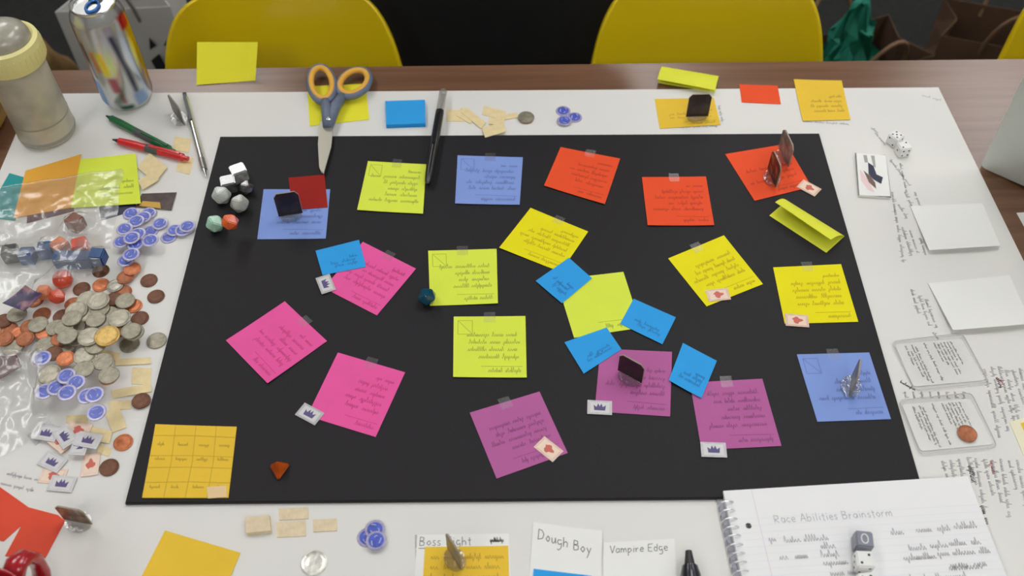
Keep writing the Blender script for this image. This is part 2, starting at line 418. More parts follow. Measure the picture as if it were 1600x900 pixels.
note('periwinkle', 'periwinkle sticky note with nothing on it between lime and orange notes', ((715, 243), (817, 246), (812, 320), (711, 318)), write=W(2, box_=True, lines=4), tape=True)
note('orange', 'orange sticky note turned askew beside the bare periwinkle note', ((876, 230), (969, 248), (945, 319), (850, 290)), write=W(3, lines=4), tape=True)
note('orange', 'orange sticky note lying square on the board with nothing on it', ((1003, 277), (1103, 276), (1116, 352), (1012, 352)), write=W(4, lines=4), tape=True)
note('orange', 'orange sticky note under two card standees at the board corner', ((1133, 241), (1229, 225), (1268, 292), (1179, 314)), lift=flat, write=W(5, lines=3))
note('yellow', 'bright yellow sticky note whose corner is overlapped by a blue note', ((829, 325), (919, 362), (876, 425), (780, 387)), lift=(.0006, .0006, .0004, .0015), write=W(6, lines=4), tape=True)
note('yellow', 'bright yellow sticky note tilted, with pink token on its corner edge', ((1044, 404), (1131, 368), (1192, 444), (1104, 479)), lift=flat, write=W(7, lines=4), tape=True)
note('yellow', 'bright yellow sticky note lying nearly square, pink token at its corner', ((1208, 418), (1314, 413), (1341, 503), (1226, 506)), lift=flat, write=W(8, lines=4), tape=True)
note('lime', 'lime sticky note with a dark teal die at its corner', ((669, 392), (776, 389), (778, 474), (672, 478)), lift=(.0006, .0006, .0015, .0004), write=W(9, box_=True, lines=4), tape=True)
note('lime', 'lime sticky note lying alone, square, with small boxed doodle', ((709, 495), (821, 494), (823, 590), (708, 589)), write=W(10, box_=True, lines=4), tape=True)
note('lime', 'lime sticky note half covered by three small blue notes', ((869, 437), (974, 425), (1002, 512), (897, 528)), lift=flat, write=W(11, title=True, lines=0))
note('pink', 'hot pink sticky note overlapped by a small blue note', ((567, 378), (650, 420), (589, 493), (506, 450)), lift=flat, write=W(12, lines=4), tape=True)
note('pink', 'hot pink sticky note turned diamond-wise with no token on it', ((445, 471), (511, 533), (418, 599), (353, 532)), lift=(.0015, .0006, .0015, .0006), write=W(13, lines=4), tape=True)
note('pink', 'hot pink sticky note with a grey token at its corner and no blue note', ((528, 551), (633, 582), (587, 683), (480, 650)), lift=flat, write=W(14, lines=4), tape=True)
note('purple', 'purple sticky note tilted, carrying one pale pink token', ((734, 645), (843, 612), (887, 708), (776, 748)), lift=flat, write=W(15, lines=4), tape=True)
note('purple', 'purple sticky note under a dark card standee', ((938, 545), (1050, 550), (1047, 651), (929, 643)), lift=flat, write=W(16, lines=3))
note('purple', 'purple sticky note with grey token at its edge and no standee', ((1078, 598), (1191, 592), (1221, 697), (1096, 703)), lift=flat, write=W(17, lines=5), tape=True)
note('periwinkle', 'periwinkle sticky note under a card standee seen edge-on', ((1245, 554), (1358, 551), (1392, 655), (1277, 659)), lift=flat, write=W(18, box_=True, lines=3), tape=True)
note('periwinkle', 'periwinkle sticky note overlapped by a small dark red note', ((412, 296), (516, 296), (509, 373), (402, 374)), lift=flat, write=W(19, lines=3))
o, S = note('mustard', 'mustard sticky note ruled into a pencil grid on the black board', ((243, 663), (370, 667), (357, 778), (222, 778)), lift=(.001, .0006, .0004, .001))
r = random.Random(4)
gl = [[(i/4*76, 0), (i/4*76+1.5, 38), (i/4*76, 76)] for i in (1, 2, 3)] + [[(0, y*76), (40, y*76+1), (76, y*76)] for y in (.2, .4, .56, .84)]
for i in range(4):
    for y in (.1, .48, .68): gl += scribble(i*19+5, i*19+14, y*76+2, 2.2, r)
ink('pencil_grid', gl, lambda x, y: S(x/76, 1-y/76), .0005, im('mustard'), o)
GS = 'small blue notes on the black board'
note('blue', 'small blue note stuck across a hot pink note', ((493, 392), (561, 375), (572, 417), (504, 430)), lift=flat, write=W(30, title=False, lines=2, mm=50.), group=GS)
note('blue', 'small blue note bridging bright yellow and lime notes', ((889, 403), (925, 435), (878, 474), (837, 439)), lift=flat, write=W(31, title=False, lines=2, mm=50.), group=GS)
note('blue', 'small blue note touching only the lime note edge', ((990, 467), (1056, 496), (1035, 538), (969, 506)), lift=flat, write=W(32, title=False, lines=2, mm=50.), group=GS)
note('blue', 'small blue note bridging lime note and purple standee note', ((882, 535), (948, 512), (971, 546), (912, 584)), lift=flat, write=W(33, title=False, lines=2, mm=50.), group=GS)
note('blue', 'small blue note lying between two purple notes', ((1067, 536), (1120, 564), (1096, 622), (1045, 594)), lift=(.0005, .0005, .002, .002), write=W(34, title=False, lines=2, mm=50.), group=GS)
note('darkred', 'small dark red note under the scissor tips', ((451, 278), (507, 273), (512, 324), (457, 328)), lift=flat, group=GB)
# on the paper and the bare wood
GP = 'sticky notes around the board'
note('canary', 'canary yellow sticky note lying under the scissors', ((480, 135), (571, 131), (577, 187), (484, 197)), lift=flat, group=GP)
note('mustard', 'mustard sticky note under a dark card standee on white paper', ((1023, 155), (1115, 153), (1126, 195), (1031, 201)), lift=flat, write=W(41, lines=2), group=GP)
note('mustard', 'mustard sticky note reaching from white paper onto bare wood', ((1240, 124), (1315, 126), (1329, 187), (1254, 189)), lift=(.001, .001, .001, .001), write=W(43, title=False, lines=3), group=GP)
note('orange', 'small orange red note at the edge of the white paper', ((1155, 132), (1215, 134), (1220, 163), (1159, 160)), lift=flat, group=GP)
note('canary', 'canary yellow sticky note curling up over the table edge', ((308, 66), (403, 66), (399, 126), (307, 133)), lift=(.034, .034, 0, 0), group=GP, z=TZ+.0008, power=1.0)
o, S = note('mustard', 'plain mustard sticky note lying between orange cutout and taped tokens', ((258, 829), (376, 864), (330, 970), (202, 938)), group=GP)
# blue pad
pts, z = settle_quad(((603, 163), (664, 161), (665, 198), (604, 200)))
pad = thing('note_pad', 'thick pad of small blue notes on the white paper', 'note pad', (pts[0]+pts[2])/2)
c = (pts[0]+pts[2])/2
for k in range(5):
    bm = bmesh.new(); prism(bm, [p-c+Vector((rng.uniform(-.0004, .0004), rng.uniform(-.0004, .0004), 0)) for p in pts], k*.0012, k*.0012+.00112); obj('leaf', bm, nm('blue'), pad)
lay(pts, z+.006)
# folded lime notes
def folded(label, fold, front, flap, flap_h, c, write=None):
    """fold: far edge; front: near edge of the lower leaf; flap: near edge of the raised upper leaf (pixels)"""
    z = rest([tuple(P(*p)[:2]) for p in (*fold, *reversed(front))])+.0002
    f0, f1 = [P(*p, z) for p in fold]; g0, g1 = [P(*p, z) for p in front]; h0, h1 = [P(*p, z+flap_h) for p in flap]
    ctr = (f0+f1+g0+g1)/4
    t = thing('folded_note', label, 'sticky note', ctr, group='folded lime notes')
    for nme, a, b, k in (('lower_leaf', g0, g1, 0), ('upper_leaf', h0, h1, 1)):
        bm = bmesh.new(); N = 14; rows = []
        for i in range(N+1):
            u = i/N; bow = (math.sin(u*PI)*.004 if k else 0) + (.0008*(1-u) if k else 0)
            rows.append([bm.verts.new(f0.lerp(a, u)-ctr+Vector((0, 0, bow))), bm.verts.new(f1.lerp(b, u)-ctr+Vector((0, 0, bow)))])
        for i in range(N): bm.faces.new((rows[i][0], rows[i+1][0], rows[i+1][1], rows[i][1]))
        ob = obj(nme, bm, nm(c), t)
        md = ob.modifiers.new('thickness', 'SOLIDIFY'); md.thickness = .0004; md.offset = 1
    lay([f0, f1, g1, g0], z+.001)
    return t
folded('folded lime yellow note gaping open on the black board', ((1229, 314), (1319, 370)), ((1202, 337), (1291, 395)), ((1211, 316), (1298, 375)), .016, 'limeyellow')
folded('folded lime note on bare wood by the white paper edge', ((1034, 105), (1123, 120)), ((1028, 130), (1117, 144)), ((1027, 124), (1117, 141)), .009, 'limeyellow')

# left-hand heap of paper: notes partly under a plastic bag
TEAL = mat('teal_paper', (30, 140, 140), .7); MAROON = mat('maroon_card', (92, 50, 52), .5); NAVY = mat('navy_card', (35, 38, 60), .5)
sheet('paper_scrap', 'teal paper scrap beneath the clear plastic bag', 'paper', ((15, 271), (40, 278), (24, 345), (-25, 340)), TEAL, th=.0006)
sheet('picture_card', 'maroon card beneath the tangerine note and plastic bag', 'card', ((45, 300), (112, 290), (116, 330), (42, 349)), MAROON, th=.0006)
sheet('picture_card', 'navy blue card sticking out below the lime note by the tokens', 'card', ((150, 290), (205, 285), (214, 328), (158, 345)), NAVY, th=.0006)
pc, S = sheet('picture_card', 'dark brown picture card with yellow patch beside the blue tokens', 'card', ((222, 303), (276, 301), (268, 329), (212, 324)), mat('brown_card', (62, 46, 40), .4, noise=(90, .5)), th=.0006)
bm = bmesh.new(); bm.faces.new([bm.verts.new(S(*q, .0002)) for q in ((.08, .9), (.7, .95), (.62, .6), (.12, .55))]); obj('yellow_patch', bm, mat('card_yellow', (190, 150, 60), .5), pc)
note('tangerine', 'tangerine orange note partly under the clear plastic bag', ((40, 267), (127, 241), (113, 324), (21, 341)), lift=(.001, .001, .0004, .0004), group=GP)
note('lime', 'lime note partly under the clear plastic bag', ((126, 249), (212, 240), (220, 318), (111, 325)), lift=(.0006, .001, .002, .0004), group=GP, write=W(50, title=False, lines=2))

# orange red cutout sheet
z = ZP+.0002
pp = [P(*q, z) for q in ((-70, 728), (0, 761), (45, 793), (91, 805), (102, 814), (71, 872), (8, 869), (34, 821), (6, 846), (-40, 838), (-90, 850))]
bm = bmesh.new(); prism(bm, pp, z, z+.0005); tag(obj('cut_paper', bm, mat('orange_red_paper', (205, 68, 42), .7, noise=(20, .03))), 'orange red paper with a triangular notch cut out, beside red mug', 'paper')
lay([pp[1], pp[3], pp[4], pp[5], pp[10]], z+.0005)

# white cards and folded papers
CARD = mat('white_card', (222, 221, 215), .6, noise=(12, .01)); INK_CARD = mat('ink_on_card', (95, 95, 92), .8)
cd, S = sheet('index_card', 'white index card carrying a mustard note and a standee', 'card', ((652, 836), (795, 834), (800, 960), (644, 960)), CARD, th=.0005)
st = text_strokes('Boss Fight', 5.0, 3, 0) + [[(2, -2.6), (44, -3)], [(44, -3), (44, -4)]] + scribble(70, 82, 3, 2.6, rng) + scribble(70, 82, 2.5, 2.6, rng)
ink('handwriting', st, lambda x, y: S(x/88, (11-y)/76, .0002), .0006, INK_CARD, cd)
o, S = note('mustard', 'mustard note stuck on a white index card under edge-on standee', ((664, 855), (794, 853), (797, 965), (657, 966)), lift=flat, group=GP)
st = []
for k in range(6): st += scribble(6, 12, 62-k*11, 4, rng) + scribble(18, 70, 62-k*11, 4, rng)
ink('handwriting', st, lambda x, y: S(x/76, 1-y/76), .0006, im('mustard'), o)
cd, S = sheet('index_card', 'white card with two handwritten words above a blue note', 'card', ((833, 816), (941, 829), (938, 950), (824, 950)), CARD, lift=(.001, .002, 0, 0), th=.0005)
ink('handwriting', text_strokes('Dough Boy', 5.2, 6, 0, -.18), lambda x, y: S(x/68, (13.5-y)/72, .0002), .0007, INK_CARD, cd)
note('blue', 'small blue note at the foot of a white handwritten card', ((834, 889), (925, 900), (922, 960), (828, 950)), lift=flat, group=GP)
cd, S = sheet('index_card', 'white card with two handwritten words and no note on it', 'card', ((943, 848), (1054, 842), (1060, 960), (942, 960)), CARD, lift=(.001, .001, 0, 0), th=.0005)
ink('handwriting', text_strokes('Vampire Edge', 4.2, 6, 0), lambda x, y: S(x/66, (11-y)/70, .0002), .0006, INK_CARD, cd)
def arched(label, quad, rise, seed):
    """a loosely folded blank paper whose near edge stands off the sheet"""
    z = rest([tuple(P(*q)[:2]) for q in quad])+.0002
    C = [P(*q, z) for q in quad]; ctr = sum(C, Vector())/4
    t = thing('folded_paper', label, 'paper', ctr, group='folded blank papers')
    for nme, hi in (('upper_leaf', rise), ('lower_leaf', 0.)):
        bm = bmesh.new(); n = 10; g = []
        for j in range(n+1):
            row = []
            for i in range(n+1):
                u, v = i/n, j/n; p = C[0].lerp(C[1], u).lerp(C[3].lerp(C[2], u), v)
                h = hi*(v**1.3)*(.55+.45*math.sin(PI*(.15+.7*u))) + (.0006 if hi else 0)
                d = CAM-Vector((p.x, p.y, z)); p = Vector((p.x, p.y, z))
                row.append(bm.verts.new(p+Vector((d.x*h/d.z, d.y*h/d.z, h))-ctr))
            g.append(row)
        for j in range(n):
            for i in range(n): bm.faces.new((g[j][i], g[j+1][i], g[j+1][i+1], g[j][i+1]))
        ob = obj(nme, bm, CARD, t); md = ob.modifiers.new('thickness', 'SOLIDIFY'); md.thickness = .0003; md.offset = 1
    lay(C, z+rise*.6)
arched('blank folded white paper nearer the laptop corner', ((1422, 322), (1535, 318), (1563, 384), (1452, 391)), .006, 1)
arched('blank folded white paper next to the text cards', ((1450, 443), (1577, 430), (1612, 506), (1489, 516)), .007, 2)
sheet('paper_scrap', 'white paper corner lying on bare wood beside the laptop', 'paper', ((1588, 333), (1660, 328), (1680, 420), (1612, 376)), CARD, th=.0006)
o, S = sheet('paper_scrap', 'cream paper with yellow patch at the handwritten paper edge', 'paper', ((1577, 660), (1640, 640), (1680, 715), (1606, 728)), mat('cream_paper', (226, 214, 186), .7), th=.0006)
bm = bmesh.new(); bm.faces.new([bm.verts.new(S(*q, .0002)) for q in ((.22, .9), (.95, .9), (.95, .1), (.22, .1))]); obj('yellow_patch', bm, nm('mustard'), o)

# text cards in clear sleeves
SLEEVE = clear('card_sleeve', (240, 240, 240), .03, .2, .04)
def sleeve_card(label, outer, inner, seed):
    pts, z = settle_quad(outer); ctr = sum(pts, Vector())/4
    t = thing('sleeved_card', label, 'card', ctr, group='text cards in clear sleeves')
    ip = [P(*q, z+.0012) for q in inner]
    def round_(q, k):
        out = []
        for i in range(4):
            a, b, c = q[i-1], q[i], q[(i+1) % 4]
            p, s = b+(a-b).normalized()*k, b+(c-b).normalized()*k
            for f in (0, .33, .67, 1): out.append((p*(1-f)**2+b*2*f*(1-f)+s*f*f)-ctr)
        return out
    bm = bmesh.new(); prism(bm, round_(ip, .004), .0006, .0012); obj('card_face', bm, CARD, t)
    def Sm(u, v, up=.0002):
        p = ip[0].lerp(ip[1], u).lerp(ip[3].lerp(ip[2], u), v)-ctr; p.z = .0012+up; return p
    r = random.Random(seed); st = []
    for k, (x, a, b, h) in enumerate(((.13, .06, .55, 1.6), (.18, .2, .8, 1.6), (.23, .05, .9, 1.6), (.27, .1, .95, 1.6), (.42, .03, .92, 1.8), (.56, .05, .5, 1.5), (.61, .08, .62, 1.5), (.66, .05, .85, 1.5), (.71, .05, .8, 1.5), (.76, .05, .5, 1.5), (.81, .05, .6, 1.5))):
        st += [[(x+q[1]*.012, q[0]/60) for q in s] for s in scribble(a*60, b*60, 0, h, r)]
    ink('printed_text', st, lambda x, y: Sm(x, y), .0004, PEN_FAINT, t)
    bm = bmesh.new(); bm.faces.new([bm.verts.new((p.x, p.y, .0017)) for p in reversed(round_(pts, .006))]); obj('clear_sleeve', bm, SLEEVE, t)
    bm = bmesh.new(); rp = [p+Vector((0, 0, .0018)) for p in round_(pts, .006)]; tube(bm, rp, .0005, 5, closed=True); obj('sleeve_edge', bm, mat('sleeve_rim', (188, 188, 186), .3), t)
    lay(pts, z+.0024)
sleeve_card('sleeved white text card with nothing lying on it', ((1392, 535), (1503, 522), (1544, 599), (1430, 612)), ((1398, 538), (1502, 529), (1540, 594), (1427, 604)), 3)
sleeve_card('sleeved white text card with a penny on it', ((1403, 627), (1517, 615), (1558, 700), (1437, 712)), ((1409, 632), (1516, 623), (1553, 694), (1438, 705)), 5)

# pack of picture cards
pts, z = settle_quad(((1336, 243), (1382, 246), (1390, 311), (1341, 308))); c = sum(pts, Vector())/4
t = thing('card_pack', 'small pack of white cards with a dark figure picture in a sleeve', 'cards', c)
for k in range(4):
    bm = bmesh.new(); prism(bm, [p-c+Vector((rng.uniform(-.0006, .0006), rng.uniform(-.0006, .0006), 0)) for p in pts], k*.0011, k*.0011+.001); obj('card', bm, CARD, t)
def Cs(u, v, up=.0002):
    p = pts[0].lerp(pts[1], u).lerp(pts[3].lerp(pts[2], u), v)-c; p.z = .0043+up; return p
for nme, poly, m in (('dark_figure', ((.38, .22), (.55, .30), (.62, .5), (.82, .56), (.74, .72), (.5, .62), (.36, .5)), NAVY), ('brown_figure', ((.2, .42), (.42, .55), (.55, .7), (.56, .84), (.35, .7)), mat('figure_brown', (110, 85, 75), .6)),
                     ('pink_swirl', ((.08, .4), (.2, .5), (.36, .72), (.5, .92), (.3, .88), (.1, .66)), mat('figure_pink', (222, 190, 190), .6)), ('grey_band', ((.24, .04), (.36, .04), (.38, .22), (.27, .22)), mat('figure_grey', (150, 150, 148), .6)), ('grey_band', ((.5, .04), (.62, .04), (.62, .34), (.55, .3)), mat('figure_grey', (150, 150, 148), .6)),
                     ):
    bm = bmesh.new(); bm.faces.new([bm.verts.new(Cs(*q, .0002 if nme != 'dark_figure' else .0004)) for q in reversed(poly)]); obj(nme, bm, m, t)
bm = bmesh.new(); tube(bm, [p-c+Vector((0, 0, .0035)) for p in pts], .0009, 6, closed=True); obj('sleeve_edge', bm, mat('sleeve_rim_dark', (105, 105, 104), .3), t)
lay(pts, z+.0048)

# ================================================================ notebook
zb = TZ+.0006+.0085
nq = [P(*q, zb) for q in ((1130, 767), (1512, 744), (1570, 900))]
ux = (nq[1]-nq[0]); wdt = ux.length; ux.normalize(); uy = Vector((ux.y, -ux.x, 0))      # uy runs towards the camera
nb = thing('spiral_notebook', 'spiral notebook open at a page of handwriting, dice on it', 'notebook', (nq[0].x, nq[0].y, TZ+.0008), math.atan2(ux.y, ux.x))
NL = .275
def nbx(bm, x0, x1, y0, y1, z0, z1): box(bm, x0, x1, -y1, -y0, z0, z1)
bm = bmesh.new(); nbx(bm, -.006, wdt, -.002, NL, 0, .0012); obj('back_cover', bm, mat('notebook_cover', (150, 150, 160), .5), nb)
bm = bmesh.new(); nbx(bm, 0, wdt-.001, 0, NL-.002, .0013, .0076); obj('page_block', bm, mat('page_edges', (214, 214, 212), .8, noise=(900, .08)), nb)
PAGE = mat('notebook_page', (226, 225, 221), .7, noise=(9, .01))
bm = bmesh.new(); nbx(bm, 0, wdt, 0, NL-.002, .0078, .0084); page = obj('page', bm, PAGE, nb)
def NBp(x, y): return Vector((x/1000, -y/1000, .0086))
st = [[(8, y), (wdt*1000-1, y)] for y in range(30, 270, 7)]
ink('ruling', st, NBp, .0003, mat('ruling_blue', (205, 210, 224), .8), page)
ink('margin_line', [[(27, 0), (27, 272)]], NBp, .0005, mat('margin_rose', (205, 195, 205), .8), page)
st = [[(x, 36-y) for x, y in s] for s in text_strokes('Race Abilities Brainstorm', 4.6, 42, 0)]
for (x0, x1, y, h) in ((32, 38, 54, 4), (46, 92, 56, 4), (104, 108, 56, 4), (116, 126, 57, 4), (146, 160, 55, 4), (170, 200, 54, 4), (206, 228, 53, 4), (78, 92, 64, 4), (38, 44, 72, 4), (52, 66, 72, 4),
                       (76, 92, 72, 4), (158, 172, 71, 4), (178, 192, 70, 4), (196, 224, 69, 4), (76, 98, 80, 4), (106, 116, 80, 4), (150, 178, 80, 4), (182, 230, 78, 4), (80, 116, 90, 4), (190, 222, 90, 4.5), (188, 224, 92, 4.5), (45, 120, 99, 4), (150, 200, 100, 4), (40, 190, 110, 4)):
    st += [[(x, y-(yy-y)) for x, yy in s] for s in scribble(x0, x1, y, h, rng)]
ink('handwriting', st, NBp, .0005, PEN_GREY, page)
bm = bmesh.new(); lathe(bm, [(0, .0085), (.0028, .0085), (0, .0087)], 16, Matrix.Translation((.0165, -.037, 0))); obj('punch_hole', bm, mat('hole_dark', (60, 60, 62), .8), page)
COIL = mat('coil_wire', (196, 196, 200), .3, .6)
pitch = .0085
for k in range(int((NL-.02)/pitch)):
    bm = bmesh.new(); y0 = -.012-k*pitch
    tube(bm, [(.0005+.0072*math.cos(a), y0-.0022*(a/(2*PI)), .0052+.0066*math.sin(a)) for a in [2*PI*i/14 for i in range(15)]], .0009, 6); obj('coil', bm, COIL, nb)
lay([nq[0], nq[1], nq[1]+uy*NL, nq[0]+uy*NL], zb+.0008)

# ================================================================ masking tape strips
TAN = mat('masking_tape', (214, 196, 150), .7, noise=(120, .06), bump=(300, .2)); TAN2 = mat('masking_tape_token', (206, 190, 158), .65, noise=(160, .08), bump=(300, .25))
def strip(label, group, *r, m=TAN, th=.0005):
    q = pxrect(*r); pts, z = settle_quad(q); c = sum(pts, Vector())/4
    bm = bmesh.new(); prism(bm, [p-c for p in pts], 0, th); o = tag(obj('tape_strip', bm, m, loc=(c.x, c.y, z)), label, 'tape', group)
    lay(pts, z+th); return o
for r_ in ((238, 262, 36, 30, 40), (232, 282, 30, 16, -30), (284, 226, 26, 22, 10), (289, 258, 22, 26, 15)): strip('crumpled tan masking tape piece beside the lime note and pens', 'tape pieces by the pens', *r_)
for r_ in ((712, 181, 28, 18, 0), (728, 181, 26, 15, 30), (740, 184, 40, 12, 38), (772, 177, 36, 14, 14), (796, 182, 26, 8, -10), (776, 190, 24, 10, 5), (772, 203, 34, 16, -16)):
    strip('tan masking tape strip in the row beside the black pen', 'tape strips by the black pen', *r_)
for r_, l in (((172, 556, 30, 14, 10), 'short tan tape strip tucked against the grey coins'), ((208, 565, 56, 10, -3), 'long thin tan tape strip nearest the nickel that touches the board'), ((221, 588, 30, 26, 3), 'broad squarish tan tape piece beside the black board edge'),
              ((206, 611, 62, 13, -10), 'longest tan tape strip, above the dark penny by the board'), ((188, 633, 34, 14, -3), 'short tan tape strip beside the dark penny by the board'), ((121, 657, 34, 16, -2), 'short tan tape strip touching a pink token'),
              ((181, 656, 24, 34, -20), 'upright tan tape piece below the lone blue token'), ((157, 680, 34, 20, 12), 'tan tape piece partly under a grey crown token'), ((163, 704, 20, 14, 20), 'smallest tan tape scrap beside the bright copper penny')):
    strip(l, 'tape strips by the coins', *r_)
strip('pale tape piece on the corner of the gridded mustard note', None, 339, 769, 30, 18, -4, m=mat('pale_tape', (214, 186, 140), .6))
for r_, t_, l in (((405, 823, 38, 24, -6), .006, 'thick wad of tan tape standing proud on the white paper'), ((459, 803, 46, 18, -3), .0008, 'flat tan tape token touching another, close to the board edge'),
                  ((455, 827, 46, 24, -3), .0008, 'flat tan tape token between the thick wad and the small one'), ((508, 821, 37, 19, -3), .0008, 'small flat tan tape token lying by itself near the pale quarter')):
    strip(l, 'tan tape tokens', *r_, m=TAN2, th=t_)

# ================================================================ coins
def coin_mesh(name, R, th, c, metal, rough, c2=None):
    bm = bmesh.new()
    lathe(bm, [(0, 0), (R*.97, 0), (R, th*.15), (R, th*.85), (R*.97, th), (R*.90, th), (R*.87, th*.86), (R*.6, th*.88), (R*.42, th*.98), (R*.2, th*1.0), (0, th*.97)], 28)
    # a raised profile in the middle, drawn off-centre so the coin is not a plain disc
    for v in bm.verts:
        r = math.hypot(v.co.x, v.co.y)
        if v.co.z > th*.9 and r < R*.7:
            v.co.x = v.co.x*1.15+R*.06; v.co.y = v.co.y*.85-R*.05
    me = bpy.data.meshes.new(name); bm.to_mesh(me); bm.free()
    for p in me.polygons: p.use_smooth = True
    me.set_sharp_from_angle(angle=math.radians(40))
    me.materials.append(mat(name+'_metal', c, rough, metal, noise=(220, .22), bump=(420, .35)))
    return me
COINS = {'d': ('penny', 'dark brown tarnished penny', .00953, .0015, (104, 70, 52), .45, .5), 'p': ('penny', 'reddish brown copper penny', .00953, .0015, (150, 92, 62), .45, .45), 'c': ('penny', 'bright orange copper penny', .00953, .0015, (188, 112, 74), .45, .42),
         'n': ('nickel', 'grey nickel coin', .0106, .0019, (140, 134, 118), .5, .45), 'q': ('quarter', 'large silver grey quarter coin', .01213, .00175, (154, 148, 132), .55, .42), 't': ('dime', 'small silver grey dime coin', .00895, .0013, (158, 154, 142), .65, .36),
         'g': ('dollar_coin', 'golden dollar coin', .01325, .002, (184, 152, 88), .5, .4), 's': ('quarter', 'pale silver quarter coin', .01213, .00175, (205, 203, 194), .6, .32)}
CM = {}
def coin(k, px, py, where, group=None):
    nme, lab, R, th, c, mt, ro = COINS[k]
    if k not in CM: CM[k] = coin_mesh({'d': 'dark_penny', 'p': 'brown_penny', 'c': 'copper_penny', 's': 'pale_quarter'}.get(k, nme), R, th, c, mt, ro)
    p = settle_pt(px, py, R)
    o = obj(nme, CM[k], loc=p, rz=rng.uniform(0, 6.28)); tag(o, lab+' '+where, 'coin', group); lay(circ(p.x, p.y, R), p.z+th)
    return o
PILE = 'in the coin pile on the white paper'
for k, x, y in (  # bottom layer first
    ('p', 15, 516), ('c', 30, 522), ('p', 46, 511), ('p', 28, 537), ('d', 6, 502), ('n', 27, 492), ('c', 70, 520), ('n', 72, 540), ('n', 88, 513), ('n', 105, 540), ('p', 66, 492), ('d', 97, 495),
    ('p', 115, 476), ('d', 128, 452), ('d', 173, 476), ('p', 193, 457), ('c', 209, 479), ('c', 158, 446), ('d', 158, 424), ('t', 180, 447), ('p', 196, 434), ('c', 207, 421), ('d', 219, 498),
    ('n', 118, 512), ('q', 137, 469), ('q', 138, 490), ('n', 170, 492), ('n', 203, 539), ('n', 122, 529), ('p', 94, 530), ('d', 84, 553), ('c', 103, 561), ('q', 134, 556), ('n', 161, 566), ('n', 131, 578), ('q', 78, 586), ('n', 20, 545), ('p', 55, 470),
    ('n', 100, 512), ('n', 156, 484), ('n', 168, 510), ('d', 186, 517), ('n', 150, 541), ('n', 106, 526), ('p', 40, 530), ('n', 60, 508), ('p', 8, 530), ('d', 178, 468), ('q', 120, 486),
    ('q', 154, 471), ('n', 196, 471), ('n', 113, 498), ('n', 150, 500), ('q', 187, 498), ('n', 210, 520), ('q', 140, 527), ('n', 205, 518), ('g', 168, 526)):
    g = {'g': None}.get(k, COINS[k][1]+' pile')
    coin(k, x, y, PILE, g)
for k, x, y in (('d', 233, 439), ('d', 244, 464)): coin(k, x, y, 'lying apart between coin pile and board', 'dark pennies apart from the pile')
coin('n', 245, 533, 'lying apart, touching the black board edge')
coin('c', 170, 590, 'under a nickel below the pile'); coin('n', 171, 587, 'stacked on a copper penny below the pile')
coin('d', 221, 627, 'between tape strips and the black board'); coin('c', 193, 692, 'above the dark penny by the pink token'); coin('d', 171, 731, 'next to the pink token on white paper')
coin('p', 822, 186, 'under a nickel at the end of the tape strips'); coin('n', 822, 184, 'stacked on a penny by the tape strips')
coin('s', 491, 880, 'lying alone on white paper near the tape tokens'); coin('p', 1511, 678, 'on the sleeved text card')

# ================================================================ blue round tokens
def blue_token():
    t = thing('round_token', '', 'token'); h = .0012
    bm = bmesh.new(); lathe(bm, [(0, 0), (.0092, 0), (.0098, h*.4), (.0094, h*.9), (.0080, h), (0, h)], 20); obj('clear_rim', bm, mat('token_rim', (158, 152, 180), .22, spec=.8, noise=(300, .2)), t, smooth=False)
    bm = bmesh.new(); lathe(bm, [(0, h), (.0072, h), (.0072, h+.0003), (0, h+.0004)], 18); f = obj('blue_face', bm, mat('token_blue', (72, 88, 176), .35, noise=(260, .25)), t)
    bm = bmesh.new()
    for a0 in (.4, 2.4, 4.5):
        tube(bm, [(.0042*math.cos(a0+i*.25)*(1+.12*i), .0042*math.sin(a0+i*.25)*(1-.06*i), h+.0005) for i in range(5)], .0005, 4)
    obj('white_mark', bm, mat('token_white', (186, 184, 206), .5), f)
    return t
BT = blue_token(); bt_used = []
def btoken(px, py, label, group):
    p = settle_pt(px, py, .0098)
    o = BT if not bt_used else copy_tree(BT); bt_used.append(1)
    o.location = p; o.rotation_euler = (0, 0, rng.uniform(0, 6.28)); tag(o, label, 'token', group); lay(circ(p.x, p.y, .0098), p.z+.0018)
for x, y in ((205, 334), (232, 334), (224, 340), (213, 346), (195, 358), (190, 378), (212, 382), (235, 362), (215, 366), (235, 376), (250, 350), (206, 372)):
    btoken(x, y, 'round blue token in the heap below the lime note', 'blue tokens in the heap')
for x, y in ((264, 371), (273, 360), (286, 360), (293, 354)): btoken(x, y, 'round blue token in the chain from heap to board edge', 'blue tokens in the chain')
for x, y in ((197, 407), (205, 398)): btoken(x, y, 'round blue token lying just above the coin pile', 'two blue tokens above the coins')
btoken(66, 560, 'round blue token among the coins at the empty bag edge', 'blue tokens below the coins')
for x, y in ((70, 612), (88, 606), (104, 588), (119, 598), (105, 614)): btoken(x, y, 'round blue token in the huddle between quarter and grey crown tokens', 'blue tokens in the huddle')
for x, y in ((136, 619), (148, 617)): btoken(x, y, 'round blue token of the overlapping pair beside the tape strips', 'blue token pair by the tape')
btoken(151, 645, 'round blue token lying alone against the tape strips', 'blue tokens below the coins')
for x, y in ((880, 174), (898, 184), (882, 189)): btoken(x, y, 'round blue token in the trio beside the stacked nickel', 'blue tokens by the nickel')
for x, y in ((574, 840), (586, 828), (588, 845)): btoken(x, y, 'round blue token in the trio between tape tokens and index card', 'blue tokens by the index card')

